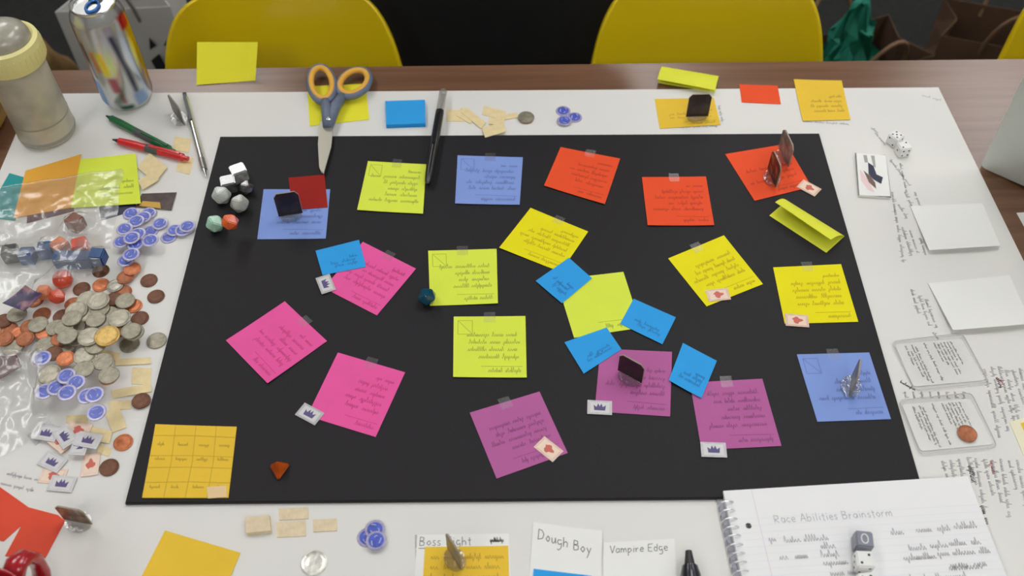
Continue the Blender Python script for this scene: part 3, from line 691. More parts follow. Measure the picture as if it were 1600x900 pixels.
# ================================================================ rectangular paper tokens
def rect_token(kind):
    t = thing('paper_token', '', 'token'); W2, H2 = .0125, .0082
    e, f, k = {'grey': ((172, 170, 172), (196, 194, 194), (84, 76, 120)), 'pink': ((206, 176, 156), (224, 196, 176), (192, 96, 84))}[kind]
    bm = bmesh.new(); box(bm, -W2, W2, -H2, H2, 0, .0006); obj('tape_wrap', bm, mat('token_wrap_'+kind, e, .3, noise=(200, .08), spec=.6), t)
    bm = bmesh.new(); box(bm, -W2*.78, W2*.78, -H2*.74, H2*.74, .0006, .0008); f_ = obj('paper_face', bm, mat('token_face_'+kind, f, .5), t)
    bm = bmesh.new()
    if kind == 'grey':   # a crown
        c = [(-.0055, -.0036), (.0055, -.0036), (.0062, .0026), (.0032, .0002), (.0016, .0046), (0, .0010), (-.0016, .0046), (-.0032, .0002), (-.0062, .0026)]
    else:                # a ragged red emblem
        c = [(.0052*(1+.35*math.sin(3*a+1))*math.cos(a), .0040*(1+.3*math.cos(4*a))*math.sin(a)) for a in [2*PI*i/14 for i in range(14)]]
    prism(bm, c, .0008, .00095); obj('crown_mark' if kind == 'grey' else 'red_mark', bm, mat('token_mark_'+kind, k, .6), f_)
    return t
RTK = {}
def rtoken(kind, px, py, ang, label, group=None):
    """ang: tilt of its long side in the picture, degrees clockwise"""
    q = pxrect(px, py, 36, 20, ang); a, b = P(*q[0]), P(*q[1]); rz = math.atan2(b.y-a.y, b.x-a.x)
    def foot(p): c, s = math.cos(rz), math.sin(rz); return [(p.x+x*c-y*s, p.y+x*s+y*c) for x, y in ((-.0125, -.0082), (.0125, -.0082), (.0125, .0082), (-.0125, .0082))]
    z = ZP
    for _ in range(3):
        p = P(px, py, z); z = rest(foot(p))+.0001
    if kind not in RTK: o = RTK[kind] = rect_token(kind)
    else: o = copy_tree(RTK[kind])
    p = P(px, py, z); o.location = p; o.rotation_euler.z = rz; tag(o, label, 'token', group)
    if group is None and 'group' in o: del o['group']
    lay(foot(p), z+.00096)
rtoken('pink', 122, 672, 10, 'pink paper token half under tape strips by grey crown tokens'); rtoken('pink', 94, 690, 40, 'pink paper token almost hidden under grey crown tokens')
rtoken('pink', 83, 744, 5, 'pink paper token under a grey crown token beside the standee'); rtoken('pink', 142, 726, -82, 'pink paper token lying next to a dark penny')
for x, y, a, l in ((66, 676, -35, 'grey crown token lowest of the overlapping pair by the empty bag'), (73, 677, 10, 'grey crown token topmost of the overlapping pair by the empty bag'), (102, 682, 55, 'grey crown token steeply tilted beside a half hidden pink one'), (126, 694, -70, 'grey crown token standing crosswise under another, near tape strips'),
                   (138, 688, 10, 'grey crown token lying across another and the tape strips'), (82, 722, 25, 'grey crown token lying over the far end of a pink token'), (97, 756, 5, 'grey crown token between pink token and brown picture standee')): rtoken('grey', x, y, a, l, 'grey crown tokens by the coins')
rtoken('grey', 509, 444, 68, 'grey crown token at the corner of pink note with blue note'); rtoken('grey', 484, 647, 28, 'grey crown token at the corner of pink note without blue note')
rtoken('grey', 937, 637, 3, 'grey crown token on the purple note with the standee'); rtoken('grey', 1115, 703, 2, 'grey crown token on the purple note without a standee')
rtoken('pink', 857, 702, 38, 'pale pink token on the tilted purple note'); rtoken('pink', 1122, 461, -6, 'pale pink token on the tilted yellow note')
rtoken('pink', 1245, 501, 4, 'pale pink token at the square yellow note corner'); rtoken('pink', 1264, 294, 28, 'pale pink token at the orange note under the standees')

# ================================================================ card standees
STAND = clear('stand_plastic', (232, 233, 230), .12, .06, .04, bump=(200, .3))
def picture_mat(name, cols, scale=60):
    if name in MATS: return MATS[name]
    m = mat(name, cols[0], .35); nt = m.node_tree; b = nt.nodes['Principled BSDF']
    tc = nt.nodes.new('ShaderNodeTexCoord'); n = nt.nodes.new('ShaderNodeTexNoise'); n.inputs['Scale'].default_value = scale; n.inputs['Detail'].default_value = 2
    r = nt.nodes.new('ShaderNodeValToRGB'); e = r.color_ramp.elements
    while len(e) < len(cols): e.new(.5)
    for i, c in enumerate(cols): e[i].position = .32+.36*i/(len(cols)-1); e[i].color = (*alb(c), 1)
    nt.links.new(tc.outputs['Object'], n.inputs['Vector']); nt.links.new(n.outputs['Fac'], r.inputs['Fac']); nt.links.new(r.outputs[0], b.inputs['Base Color'])
    return m
DARKP = picture_mat('picture_dark', ((22, 16, 16), (34, 22, 22), (58, 38, 32)))
BROWNP = picture_mat('picture_brown', ((58, 40, 36), (96, 72, 56), (150, 128, 100)), 80)
GREYP = picture_mat('picture_grey', ((88, 80, 70), (112, 98, 80), (132, 122, 106)), 50)
SKINP = picture_mat('picture_mixed', ((28, 20, 20), (72, 48, 40), (150, 110, 88)), 90)
def standee(label, b0, b1, h, pic, back=None, lean=0.):
    """b0, b1: the two ends of the card's foot, in pixels"""
    z = ZP
    for _ in range(3):
        p0, p1 = P(*b0, z), P(*b1, z); c = (p0+p1)/2; z = rest(circ(c.x, c.y, .011))+.0001
    d = p1-p0; L = d.length; rz = math.atan2(d.y, d.x)
    t = thing('card_standee', label, 'game piece', (c.x, c.y, z), rz, group='card standees')
    th = .0012
    def outline(g): return [(-L/2+g, .003+g), (L/2-g, .003+g), (L/2-g, h*.86), (L/2*.72, h-g), (-L/2*.72, h-g), (-L/2+g, h*.86)]
    def plate(nme, pts, y0, y1, m, par):
        bm = bmesh.new(); M = Matrix(((1, 0, 0, 0), (0, 0, -1, 0), (0, 1, 0, 0), (0, 0, 0, 1)))
        n0 = len(bm.verts); prism(bm, pts, y0, y1); bmesh.ops.transform(bm, matrix=M, verts=bm.verts[:]); return obj(nme, bm, m, par)
    card = plate('card', outline(0), -th/2, th/2, mat('card_core', (150, 140, 126), .6), t)
    plate('picture', outline(.0004), th/2, th/2+.0003, pic, card); plate('picture', outline(.0004), -th/2-.0003, -th/2, back or pic, card)
    # clear foot: two half discs gripping the card
    for s in (1, -1):
        bm = bmesh.new(); R = min(.0125, L*.45)
        pts = [(R*math.cos(a), s*(.0011+R*.72*math.sin(a))) for a in [PI*i/10 for i in range(11)]]
        prism(bm, pts, 0, .0055)
        bmesh.ops.bevel(bm, geom=[e for e in bm.edges if e.verts[0].co.z > .005 and e.verts[1].co.z > .005], offset=.0014, segments=2, affect='EDGES')
        obj('clear_foot', bm, STAND, t)
    lay(circ(c.x, c.y, .012), z+.006)
standee('brown picture standee beside the orange red cutout', (102, 813), (146, 821), .031, BROWNP)
standee('standee seen edge-on, on the mustard note of index card', (722, 893), (700, 858), .038, GREYP)
standee('dark standee on the periwinkle note by the dark red note', (436, 341), (474, 335), .040, DARKP)
standee('dark standee on the purple note', (965, 580), (1003, 601), .033, DARKP)
standee('narrow standee seen edge-on, on the periwinkle note', (1326, 623), (1331, 588), .036, GREYP)
standee('dark standee on the mustard note by the table edge', (1071, 185), (1106, 184), .040, picture_mat('picture_black', ((30, 22, 24), (44, 32, 32), (66, 50, 46))))
standee('dark grey standee between the can and the silver pen', (290, 199), (272, 176), .034, picture_mat('picture_slate', ((62, 60, 60), (76, 74, 74), (96, 94, 92))))
standee('standee showing a figure, on the orange note', (1212, 296), (1199, 266), .036, SKINP)
standee('grey backed standee behind another on the orange note', (1231, 264), (1216, 232), .036, picture_mat('picture_pale', ((96, 90, 86), (130, 122, 114), (168, 160, 150))))

# ================================================================ dice
def gem(kind, R):
    bm = bmesh.new()
    if kind == 'ico': bmesh.ops.create_icosphere(bm, subdivisions=1, radius=R)
    elif kind == 'cube': bmesh.ops.create_cube(bm, size=R*2)
    elif kind == 'tetra':
        v = [bm.verts.new((R*1.15*math.cos(a), R*1.15*math.sin(a), 0)) for a in (PI/2, PI/2+2*PI/3, PI/2+4*PI/3)] + [bm.verts.new((0, 0, R*1.6))]
        for f in ((2, 1, 0), (0, 1, 3), (1, 2, 3), (2, 0, 3)): bm.faces.new([v[i] for i in f])
    if kind == 'ico':
        # set it down on one of its faces
        f = min(bm.faces, key=lambda f: f.normal.z if f.normal.length else 0); bm.normal_update(); f = min(bm.faces, key=lambda f: f.normal.z)
        q = f.normal.rotation_difference(Vector((0, 0, -1))); bmesh.ops.rotate(bm, verts=bm.verts[:], matrix=q.to_matrix(), cent=(0, 0, 0))
    bmesh.ops.bevel(bm, geom=bm.edges[:], offset=R*(.16 if kind != 'ico' else .07), segments=2, affect='EDGES')
    zmin = min(v.co.z for v in bm.verts)
    for v in bm.verts: v.co.z -= zmin
    return bm
def die(kind, px, py, R, m, label, group=None, rz=None, dz=0., pips=None, z=None, name='die'):
    p = settle_pt(px, py, R*.8) if z is None else P(px, py, z)
    o = obj(name, gem(kind, R), m, loc=p+Vector((0, 0, dz)), rz=rng.uniform(0, 6) if rz is None else rz); tag(o, label, 'die', group)
    if pips:
        PIPM = mat('pip_black', (35, 35, 38), .5); r = R*.16; k = R*.48
        LAY = {1: ((0, 0),), 2: ((-k, -k), (k, k)), 3: ((-k, -k), (0, 0), (k, k)), 4: ((-k, -k), (k, k), (-k, k), (k, -k)), 5: ((-k, -k), (k, k), (-k, k), (k, -k), (0, 0)), 6: ((-k, -k), (k, k), (-k, k), (k, -k), (-k, 0), (k, 0))}
        for n_, M in zip(pips, (Matrix.Translation((0, 0, 2*R)), Matrix.Translation((0, -R, R)) @ Matrix.Rotation(PI/2, 4, 'X'), Matrix.Translation((-R, 0, R)) @ Matrix.Rotation(-PI/2, 4, 'Y'), Matrix.Translation((R, 0, R)) @ Matrix.Rotation(PI/2, 4, 'Y'))):
            for x, y in LAY[n_]:
                bm = bmesh.new(); lathe(bm, [(r, -.0001), (r, .0001), (0, .00015)], 10, M @ Matrix.Translation((x, y, 0))); obj('pip', bm, PIPM, o)
    lay(circ(p.x, p.y, R), p.z+R*1.6)
    return o
WHITED = mat('die_white', (226, 224, 216), .3, coat=.3); FROST = mat('die_frost', (178, 182, 174), .3, noise=(120, .18), coat=.5); MINT = mat('die_mint', (150, 190, 165), .3, noise=(110, .2), coat=.5)
ORANGED = mat('die_orange', (226, 92, 34), .3, noise=(120, .15), coat=.5); AMBER = mat('die_amber', (186, 84, 24), .2, noise=(150, .25), coat=.5); TEALD = mat('die_teal', (12, 70, 92), .15, noise=(90, .3), coat=.8)
SMOKE = mat('die_smoke', (78, 78, 76), .12, noise=(130, .5), coat=1.0, spec=.9); CRYSTAL = mat('die_crystal', (150, 150, 146), .1, noise=(160, .5), coat=1.0, spec=1.)
die('cube', 376, 279, .0090, CRYSTAL, 'clear glassy die at the head of the dice row', rz=.5)
die('cube', 360, 296, .0086, SMOKE, 'smoky dark die beside the clear die', rz=.3); die('ico', 387, 300, .0095, SMOKE, 'smoky many-sided die beside a frosted die')
die('ico', 349, 314, .0125, FROST, 'frosted white many-sided die touching the smoky cube', rz=.4); die('ico', 377, 327, .0122, mat('die_frost_grey', (160, 162, 152), .3, noise=(110, .2), coat=.5), 'frosted grey many-sided die touching the frosted white one')
die('ico', 339, 358, .0118, MINT, 'mint green die next to an orange die'); die('ico', 362, 355, .0108, ORANGED, 'orange many-sided die next to a mint green one')
die('ico', 668, 471, .0112, TEALD, 'dark teal glossy die at a lime note corner')
die('tetra', 437, 735, .0118, AMBER, 'amber triangular die lying alone on the black board', rz=PI+.05)
die('cube', 1396, 224, .0074, WHITED, 'white die with black pips touching another near the card pack', rz=.6, pips=(5, 3, 2, 4)); die('cube', 1408, 240, .0074, WHITED, 'white die nearer to the handwriting than its twin', rz=.2, pips=(2, 4, 1, 3))
d_ = die('cube', 1344, 853, .0078, mat('die_grey', (122, 124, 136), .4, coat=.3), 'grey die with a pale ring mark on the notebook', rz=-.12)
bm = bmesh.new(); tube(bm, [(.003*math.cos(a), .0045*math.sin(a), .0157) for a in [2*PI*i/16 for i in range(16)]], .0006, 5, closed=True); obj('ring_mark', bm, WHITED, d_)
die('cube', 1345, 884, .0078, WHITED, 'white die with black pips directly below the grey die', rz=-.05, pips=(2, 2, 3, 3)); die('cube', 1349, 918, .0078, WHITED, 'white die with black pips farthest from the grey die', rz=.1, pips=(6, 3, 5, 4))
# under and around the bags
NAVYD = mat('die_navy', (28, 70, 120), .3, noise=(80, .2), coat=.4); REDD = mat('die_red', (200, 78, 52), .3, noise=(80, .25), coat=.5); SALMON = mat('die_salmon', (208, 126, 92), .3, noise=(80, .25), coat=.5)
for x, y in ((101, 412), (120, 414), (139, 413), (157, 409), (76, 398), (48, 407)): die('cube', x, y, .0080, NAVYD, 'navy blue die under the clear plastic bag', 'navy dice under the bag', rz=rng.uniform(-.15, .15))
for x, y, m, l in ((99, 394, SALMON, 'salmon die touching the navy dice under the bag'), (130, 393, REDD, 'red die touching the navy dice under the bag'), (122, 356, mat('die_brown', (120, 78, 62), .4, noise=(60, .3)), 'brown die under the wrinkled bag by the maroon card')): die('cube', x, y, .0085, m, l)
for x, y, m, l in ((102, 444, REDD, 'round red glossy bead above the coin pile'),):
    p = settle_pt(x, y, .008); bm = bmesh.new(); lathe(bm, [(0, 0), (.006, .0006), (.0105, .005), (.011, .009), (.0095, .014), (.005, .0175), (.0016, .0185), (0, .0185)], 24); tag(obj('bead', bm, REDD, loc=p, smooth=True), l, 'bead'); lay(circ(p.x, p.y, .009), p.z+.018)
die('ico', 73, 464, .0100, SALMON, 'salmon many-sided die at the coin pile edge'); die('ico', 93, 470, .0100, REDD, 'red many-sided die at the coin pile edge')
die('cube', 22, 404, .0085, SMOKE, 'smoky dark die under the clear plastic bag')
sheet('picture_card', 'dark purple picture card by the salmon die', 'card', ((40, 446), (66, 460), (38, 486), (4, 474)), picture_mat('picture_purple', ((34, 24, 30), (48, 36, 84), (150, 110, 110)), 70), lift=(.006, .004, .001, .001), th=.0007)
sheet('picture_card', 'pale card under the clear plastic bag beside purple card', 'card', ((-20, 428), (22, 428), (24, 456), (-18, 462)), CARD, th=.0007)
sheet('picture_card', 'dark maroon card under the lower plastic bag', 'card', ((-14, 556), (26, 556), (34, 572), (-6, 596)), MAROON, lift=(.002, .004, .001, .001), th=.0007)

# ================================================================ clear plastic bags
FILM = clear('bag_film', (238, 238, 236), .05, .22, .13, bump=(40, .5))
def plastic_bag(label, quad, seed, amp=.006):
    from mathutils import noise
    n = 46; r = random.Random(seed); C = [P(*q) for q in quad]
    pts = [[C[0].lerp(C[1], i/n).lerp(C[3].lerp(C[2], i/n), j/n) for i in range(n+1)] for j in range(n+1)]
    # a ragged outline
    for j in range(n+1):
        for i in range(n+1):
            p = pts[j][i]; p.x += .006*noise.noise((p.x*30, p.y*30, seed)); p.y += .006*noise.noise((p.x*30, p.y*30, seed+9))
    base = [[max(top_at(pts[j][i]), ZP) for i in range(n+1)] for j in range(n+1)]
    # every point must clear its neighbours' heights too
    b2 = [[max(base[b][a] for b in range(max(0, j-1), min(n, j+1)+1) for a in range(max(0, i-1), min(n, i+1)+1)) for i in range(n+1)] for j in range(n+1)]
    H = [row[:] for row in b2]
    for _ in range(10):
        H2 = [[max(b2[j][i], (H[max(j-1, 0)][i]+H[min(j+1, n)][i]+H[j][max(i-1, 0)]+H[j][min(i+1, n)])/4) for i in range(n+1)] for j in range(n+1)]; H = H2
    ctr = sum(C, Vector())/4; t = thing('plastic_bag', label, 'plastic bag', (ctr.x, ctr.y, ZP), group='clear plastic bags')
    bm = bmesh.new(); g = []
    for j in range(n+1):
        row = []
        for i in range(n+1):
            p = pts[j][i]; e = min(1, 7*min(i/n, j/n, 1-i/n, 1-j/n))
            w_ = abs(noise.noise((p.x*28+seed, p.y*44, .3)))+.6*abs(noise.noise((p.x*70, p.y*60+seed, 2.)))
            row.append(bm.verts.new((p.x-ctr.x, p.y-ctr.y, H[j][i]-ZP+.0012+amp*w_*(.3+.7*e))))
        g.append(row)
    for j in range(n):
        for i in range(n): bm.faces.new((g[j][i], g[j+1][i], g[j+1][i+1], g[j][i+1]))
    obj('film', bm, FILM, t, smooth=True)
    bm = bmesh.new(); tube(bm, [v+Vector((0, 0, .0008)) for v in seam], .0008, 5) if (seam := [Vector(q) for q in zip([pts[2][i].x-ctr.x for i in range(n+1)], [pts[2][i].y-ctr.y for i in range(n+1)], [max(H[2][i], H[3][i], H[1][i])-ZP+.0012+amp for i in range(n+1)])]) else None
    obj('zip_seal', bm, FILM, t)
plastic_bag('clear wrinkled plastic bag over notes and dice', ((-60, 306), (196, 268), (166, 440), (-80, 486)), 3, .008)
plastic_bag('clear plastic bag lying empty below the coin pile', ((-70, 566), (78, 552), (70, 690), (-80, 735)), 8, .006)

# ================================================================ pens
def pen(name, label, a, b, z0, parts, z1=None):
    """parts: (part name, material, [(distance along 0..1, radius)...]); drawn from pixel a to pixel b"""
    A, B = P(*a, z0), P(*b, z0 if z1 is None else z1); L = (B-A).length; M = along(A, B)
    t = thing(name, label, 'pen', A); Ti = Matrix.Translation(-A)
    for nme, m, prof in parts:
        bm = bmesh.new(); pr = [(r, d*L) for d, r in prof]
        pr = ([(0, pr[0][1])] if pr[0][0] > 1e-6 else []) + pr + ([(0, pr[-1][1])] if pr[-1][0] > 1e-6 else [])
        lathe(bm, pr, 16, Ti @ M); obj(nme, bm, m, t, smooth=True).data.set_sharp_from_angle(angle=math.radians(40))
    return t, Ti @ M, L
def clip(t, M, L, d0, d1, r, m, ang=0):
    bm = bmesh.new(); R_ = Matrix.Rotation(ang, 4, 'Z'); box(bm, -.0016, .0016, r*.95, r+.0018, d0*L, d1*L, M @ R_); obj('clip', bm, m, t)
GREENP = mat('pen_green', (22, 92, 52), .3, coat=.4); REDP = mat('pen_red_body', (196, 40, 44), .3, coat=.4); GRIP = mat('pen_grip', (72, 78, 76), .6); TIP = mat('pen_tip', (58, 62, 66), .35, .7); SILV = mat('pen_silver', (190, 190, 188), .22, .9)
zr = ZP+.0055
t, M, L = pen('ballpoint_pen', 'green retractable pen lying beside a red pen', (166, 181), (272, 237), zr, (('tip', TIP, [(0, .001), (.02, .0015), (.08, .0036)]), ('grip', GREENP, [(.08, .0046), (.2, .0052), (.45, .005)]), ('barrel', GRIP, [(.45, .005), (.7, .005)]), ('cap', GREENP, [(.7, .0052), (.93, .0050), (.95, .003), (1, .003)])))
clip(t, M, L, .55, .92, .005, GREENP)
t, M, L = pen('ballpoint_pen', 'red retractable pen lying beside a green pen', (176, 218), (294, 248), zr, (('tip', TIP, [(0, .001), (.03, .0015), (.09, .0036)]), ('grip', REDP, [(.09, .0046), (.2, .0052), (.45, .005)]), ('barrel', GRIP, [(.45, .005), (.62, .005)]), ('cap', REDP, [(.62, .0052), (.93, .0050), (.95, .003), (1, .003)])))
clip(t, M, L, .5, .9, .005, REDP)
t, M, L = pen('mechanical_pencil', 'slim silver mechanical pencil pointing at the black board corner', (288, 146), (322, 276), ZP+.0042, (('push_button', TIP, [(0, .0024), (.06, .0026)]), ('barrel', SILV, [(.06, .0036), (.5, .004), (.8, .004)]), ('grip', mat('pencil_grip', (150, 148, 144), .3, .8), [(.8, .0041), (.92, .0038)]), ('tip', SILV, [(.92, .003), (.99, .001), (1, .0004)])))
clip(t, M, L, .05, .36, .0036, TIP)
BLK = mat('pen_black', (16, 16, 18), .35, coat=.3)
t, M, L = pen('gel_pen', 'black pen with clear cap lying across the board edge', (693, 141), (668, 288), TZ+.012, (('clear_cap', clear('cap_plastic', (230, 228, 224), .25, .08, .25), [(0, .0035), (.02, .0052), (.2, .0052), (.24, .005)]), ('refill', mat('refill_grey', (190, 186, 178), .4), [(.05, .0022), (.24, .0024)]), ('barrel', BLK, [(.24, .0054), (.3, .0056), (.9, .0052), (.97, .004), (1, .002)])))
clip(t, M, L, .3, .62, .0054, BLK)
pen('marker', 'thick black marker standing tip away beside the white cards', (1076, 861), (1086, 985), ZP+.010, (('nib_holder', mat('marker_nib', (30, 30, 36), .4), [(0, .0030), (.04, .0034), (.2, .0052)]), ('barrel', mat('marker_barrel', (26, 27, 36), .25, coat=.5), [(.2, .0072), (.32, .0094), (.6, .0098), (1, .0095)])))

# ================================================================ scissors
zs = TZ+.0085
sp = P(511, 196, zs)
sc = thing('scissors', 'grey and orange handled scissors lying on a yellow note', 'scissors', (sp.x, sp.y, TZ+.001))
so = Vector((sp.x, sp.y, TZ+.001))
def spx(pts, z): return [P(x, y, z)-so for x, y in pts]
BLADE = mat('scissor_steel', (176, 172, 158), .32, .75); SG = mat('scissor_grey', (98, 108, 128), .45, noise=(80, .08)); SO = mat('scissor_orange', (224, 166, 66), .5)
for z0, q in ((zs-.0022, ((500, 192), (514, 192), (510, 232), (503, 272), (499, 262), (497, 226))), (zs, ((503, 188), (521, 190), (518, 230), (506, 273), (502, 268), (500, 226)))):
    bm = bmesh.new(); prism(bm, spx(q, z0), z0-so.z, z0-so.z+.0018); obj('blade', bm, BLADE, sc)
for loop, arm, zz in ((([(503+19*math.cos(a)+3*math.sin(a), 132+28*math.sin(a)) for a in [2*PI*i/24 for i in range(24)]]), ((508, 158), (511, 176), (512, 198)), zs+.003),
                      (([(553+25*math.cos(a), 130+20*math.sin(a)-7*math.cos(a)) for a in [2*PI*i/24 for i in range(24)]]), ((536, 150), (524, 166), (514, 196)), zs+.0015)):
    bm = bmesh.new(); W3 = spx(loop, zz); cc = sum(W3, Vector())/len(W3)
    tube(bm, W3, .0046, 8, closed=True)
    a0 = spx(arm, zz)
    tube(bm, [a0[0], a0[1], a0[2]], [.0062, .0074, .0062], 10)
    h = obj('handle', bm, SG, sc, smooth=True)
    bm = bmesh.new(); tube(bm, [cc+(p-cc)*.86+Vector((0, 0, .0022)) for p in W3], .0040, 8, closed=True); obj('finger_pad', bm, SO, h, smooth=True)
bm = bmesh.new(); lathe(bm, [(.0034, 0), (.0034, .0014), (.0022, .002), (0, .002)], 16, Matrix.Translation(P(513, 186, zs+.009)-so)); obj('pivot_screw', bm, SILV, sc)

# ================================================================ drinks
b = P(76, 207)
bt = thing('shaker_bottle', 'cloudy plastic bottle with cream screw ring holding beige drink', 'bottle', (b.x, b.y, ZP+.0001))
bm = bmesh.new(); lathe(bm, [(0, 0), (.030, 0), (.0345, .003), (.0355, .010), (.0352, .03), (.0345, .07), (.0345, .11), (.0338, .116)], 40)
BB = picture_mat('bottle_body', ((150, 146, 132), (170, 164, 146), (184, 177, 156)), 26); BB.node_tree.nodes['Principled BSDF'].inputs['Coat Weight'].default_value = .2
obj('body', bm, BB, bt, smooth=True)
bm = bmesh.new(); lathe(bm, [(.0353, .032), (.03555, .033), (.0353, .0345)], 40); obj('moulded_ring', bm, mat('bottle_ring', (142, 140, 128), .35), bt, smooth=True)
bm = bmesh.new(); lathe(bm, [(.0355, .006), (.0360, .0085), (.0356, .011)], 40); obj('moulded_ring', bm, MATS['bottle_ring'], bt, smooth=True)
bm = bmesh.new(); lathe(bm, [(.0338, .116), (.0385, .116), (.0400, .119), (.0400, .139), (.0385, .145), (.034, .147), (.0315, .145)], 40); ring = obj('screw_ring', bm, mat('ring_cream', (216, 208, 142), .4), bt, smooth=True); ring.data.set_sharp_from_angle(angle=math.radians(50))
for k in range(36):
    a = 2*PI*k/36; bm = bmesh.new(); box(bm, .0398, .0406, -.0009, .0009, .120, .138, Matrix.Rotation(a, 4, 'Z')); obj('grip_rib', bm, MATS['ring_cream'], ring)
bm = bmesh.new(); lathe(bm, [(.0315, .145), (.031, .150), (.028, .157), (.02, .163), (.010, .166), (0, .167)], 32); obj('dome_cap', bm, mat('dome_cloudy', (158, 154, 140), .25, noise=(60, .15), coat=.4), bt, smooth=True)
lay(circ(b.x, b.y, .036), TZ+.16)
# the can
b = P(203, 154)
cn = thing('drink_can', 'tall silver drink can with coloured print at the table edge', 'can', (b.x, b.y, ZP+.0001))
def can_mat():
    m = mat('can_print_reflections', (178, 182, 186), .25, .75); nt = m.node_tree; bs = nt.nodes['Principled BSDF']
    tc = nt.nodes.new('ShaderNodeTexCoord'); sx = nt.nodes.new('ShaderNodeSeparateXYZ'); nt.links.new(tc.outputs['Object'], sx.inputs[0])
    at = nt.nodes.new('ShaderNodeMath'); at.operation = 'ARCTAN2'; nt.links.new(sx.outputs['Y'], at.inputs[0]); nt.links.new(sx.outputs['X'], at.inputs[1])
    col = None
    def rng_(src, lo, hi, soft):
        out = []
        for x0, x1 in ((lo-soft, lo+soft), (hi+soft, hi-soft)):
            n = nt.nodes.new('ShaderNodeMapRange'); n.interpolation_type = 'SMOOTHSTEP'; n.clamp = True
            n.inputs['From Min'].default_value = min(x0, x1); n.inputs['From Max'].default_value = max(x0, x1)
            n.inputs['To Min'].default_value = 0 if x0 < x1 else 1; n.inputs['To Max'].default_value = 1 if x0 < x1 else 0
            nt.links.new(src, n.inputs['Value']); out.append(n.outputs['Result'])
        d = nt.nodes.new('ShaderNodeMath'); d.operation = 'MULTIPLY'; nt.links.new(out[0], d.inputs[0]); nt.links.new(out[1], d.inputs[1]); return d.outputs[0]
    # slanting print, with lime and orange note reflections painted in: angle drifts with height
    sh = nt.nodes.new('ShaderNodeMath'); sh.operation = 'MULTIPLY_ADD'; sh.inputs[1].default_value = 2.6; nt.links.new(sx.outputs['Z'], sh.inputs[0]); nt.links.new(at.outputs[0], sh.inputs[2])
    prev = None
    for (a0, a1, z0, z1, c) in ((-2.9, -2.2, .008, .052, (52, 118, 176)), (-1.75, -1.2, .006, .016, (30, 70, 62)), (-1.05, -.5, .008, .03, (128, 150, 184)), (-.95, -.75, .03, .12, (70, 74, 92)), (-.55, -.3, .02, .12, (168, 182, 205)),
                                (-.15, .35, .03, .135, (196, 170, 40)), (-.3, .2, .118, .138, (196, 50, 60)), (-3.1, -2.35, .112, .134, (190, 52, 44)), (-2.25, -2.1, .055, .11, (84, 62, 58)), (-1.75, -1.45, .062, .10, (206, 200, 70)), (-1.95, -1.75, .068, .10, (226, 150, 82)), (-1.7, -1.35, .036, .06, (150, 84, 92)), (-1.55, -1.35, .018, .036, (150, 110, 104))):
        f = nt.nodes.new('ShaderNodeMath'); f.operation = 'MULTIPLY'; nt.links.new(rng_(sh.outputs[0], a0+.18, a1+.18, .12), f.inputs[0]); nt.links.new(rng_(sx.outputs['Z'], z0, z1, .004), f.inputs[1])
        mx = nt.nodes.new('ShaderNodeMix'); mx.data_type = 'RGBA'; mx.inputs['B'].default_value = (*alb(c), 1); nt.links.new(f.outputs[0], mx.inputs['Factor'])
        if prev is None: mx.inputs['A'].default_value = (*alb((190, 192, 192)), 1)
        else: nt.links.new(prev, mx.inputs['A'])
        prev = mx.outputs['Result']
    nt.links.new(prev, bs.inputs['Base Color']); return m
bm = bmesh.new(); lathe(bm, [(0, .004), (.020, .002), (.0235, 0), (.027, .002), (.0318, .010), (.033, .014), (.033, .132), (.0315, .138), (.0268, .147)], 48); obj('body', bm, can_mat(), cn, smooth=True)
bm = bmesh.new(); lathe(bm, [(.0268, .147), (.0276, .1485), (.0276, .1505), (.0266, .1512), (.0256, .1500), (.0246, .1455), (0, .1455)], 40); obj('lid', bm, SILV, cn, smooth=True).data.set_sharp_from_angle(angle=math.radians(35))
bm = bmesh.new(); lathe(bm, [(.0088, .1457), (.0088, .1459), (0, .1459)], 20, Matrix.Translation((0, .010, 0)) @ Matrix.Scale(.8, 4, (0, 1, 0))); obj('drink_opening', bm, mat('can_dark', (24, 30, 44), .4), cn)
bm = bmesh.new(); tube(bm, [(.0075*math.cos(a), -.004+.011*math.sin(a), .1472) for a in [2*PI*i/20 for i in range(20)]], .0017, 6, closed=True); obj('pull_tab', bm, mat('tab_blue', (60, 110, 172), .3, .7), cn, smooth=True)
lay(circ(b.x, b.y, .033), TZ+.15)
# the mug
mc = P(-14, 886, TZ+.0885)+Vector((0, -.0405, 0))
mg = thing('mug', 'glossy red mug with its handle over the orange cutout', 'mug', (mc.x, mc.y, TZ+.0013))
MUG = mat('mug_red', (158, 30, 38), .18, coat=.6)
bm = bmesh.new(); lathe(bm, [(0, 0), (.030, 0), (.036, .003), (.040, .012), (.0405, .086), (.0400, .0885), (.0385, .0885), (.0372, .085), (.0365, .012), (.030, .006), (0, .0055)], 40); obj('body', bm, MUG, mg, smooth=True)
hd = math.radians(72)
bm = bmesh.new(); hp = [(.0385, .072), (.050, .078), (.058, .074), (.063, .060), (.061, .042), (.054, .026), (.046, .018), (.0385, .020)]
tube(bm, [(r*math.cos(hd), r*math.sin(hd), z) for r, z in hp], [.0070, .0062, .0058, .0056, .0056, .0058, .0062, .0070], 14)
wv = Vector((-math.sin(hd), math.cos(hd), 0))
for v in bm.verts: v.co += wv*(v.co.dot(wv)*.6)
obj('handle', bm, MUG, mg, smooth=True)
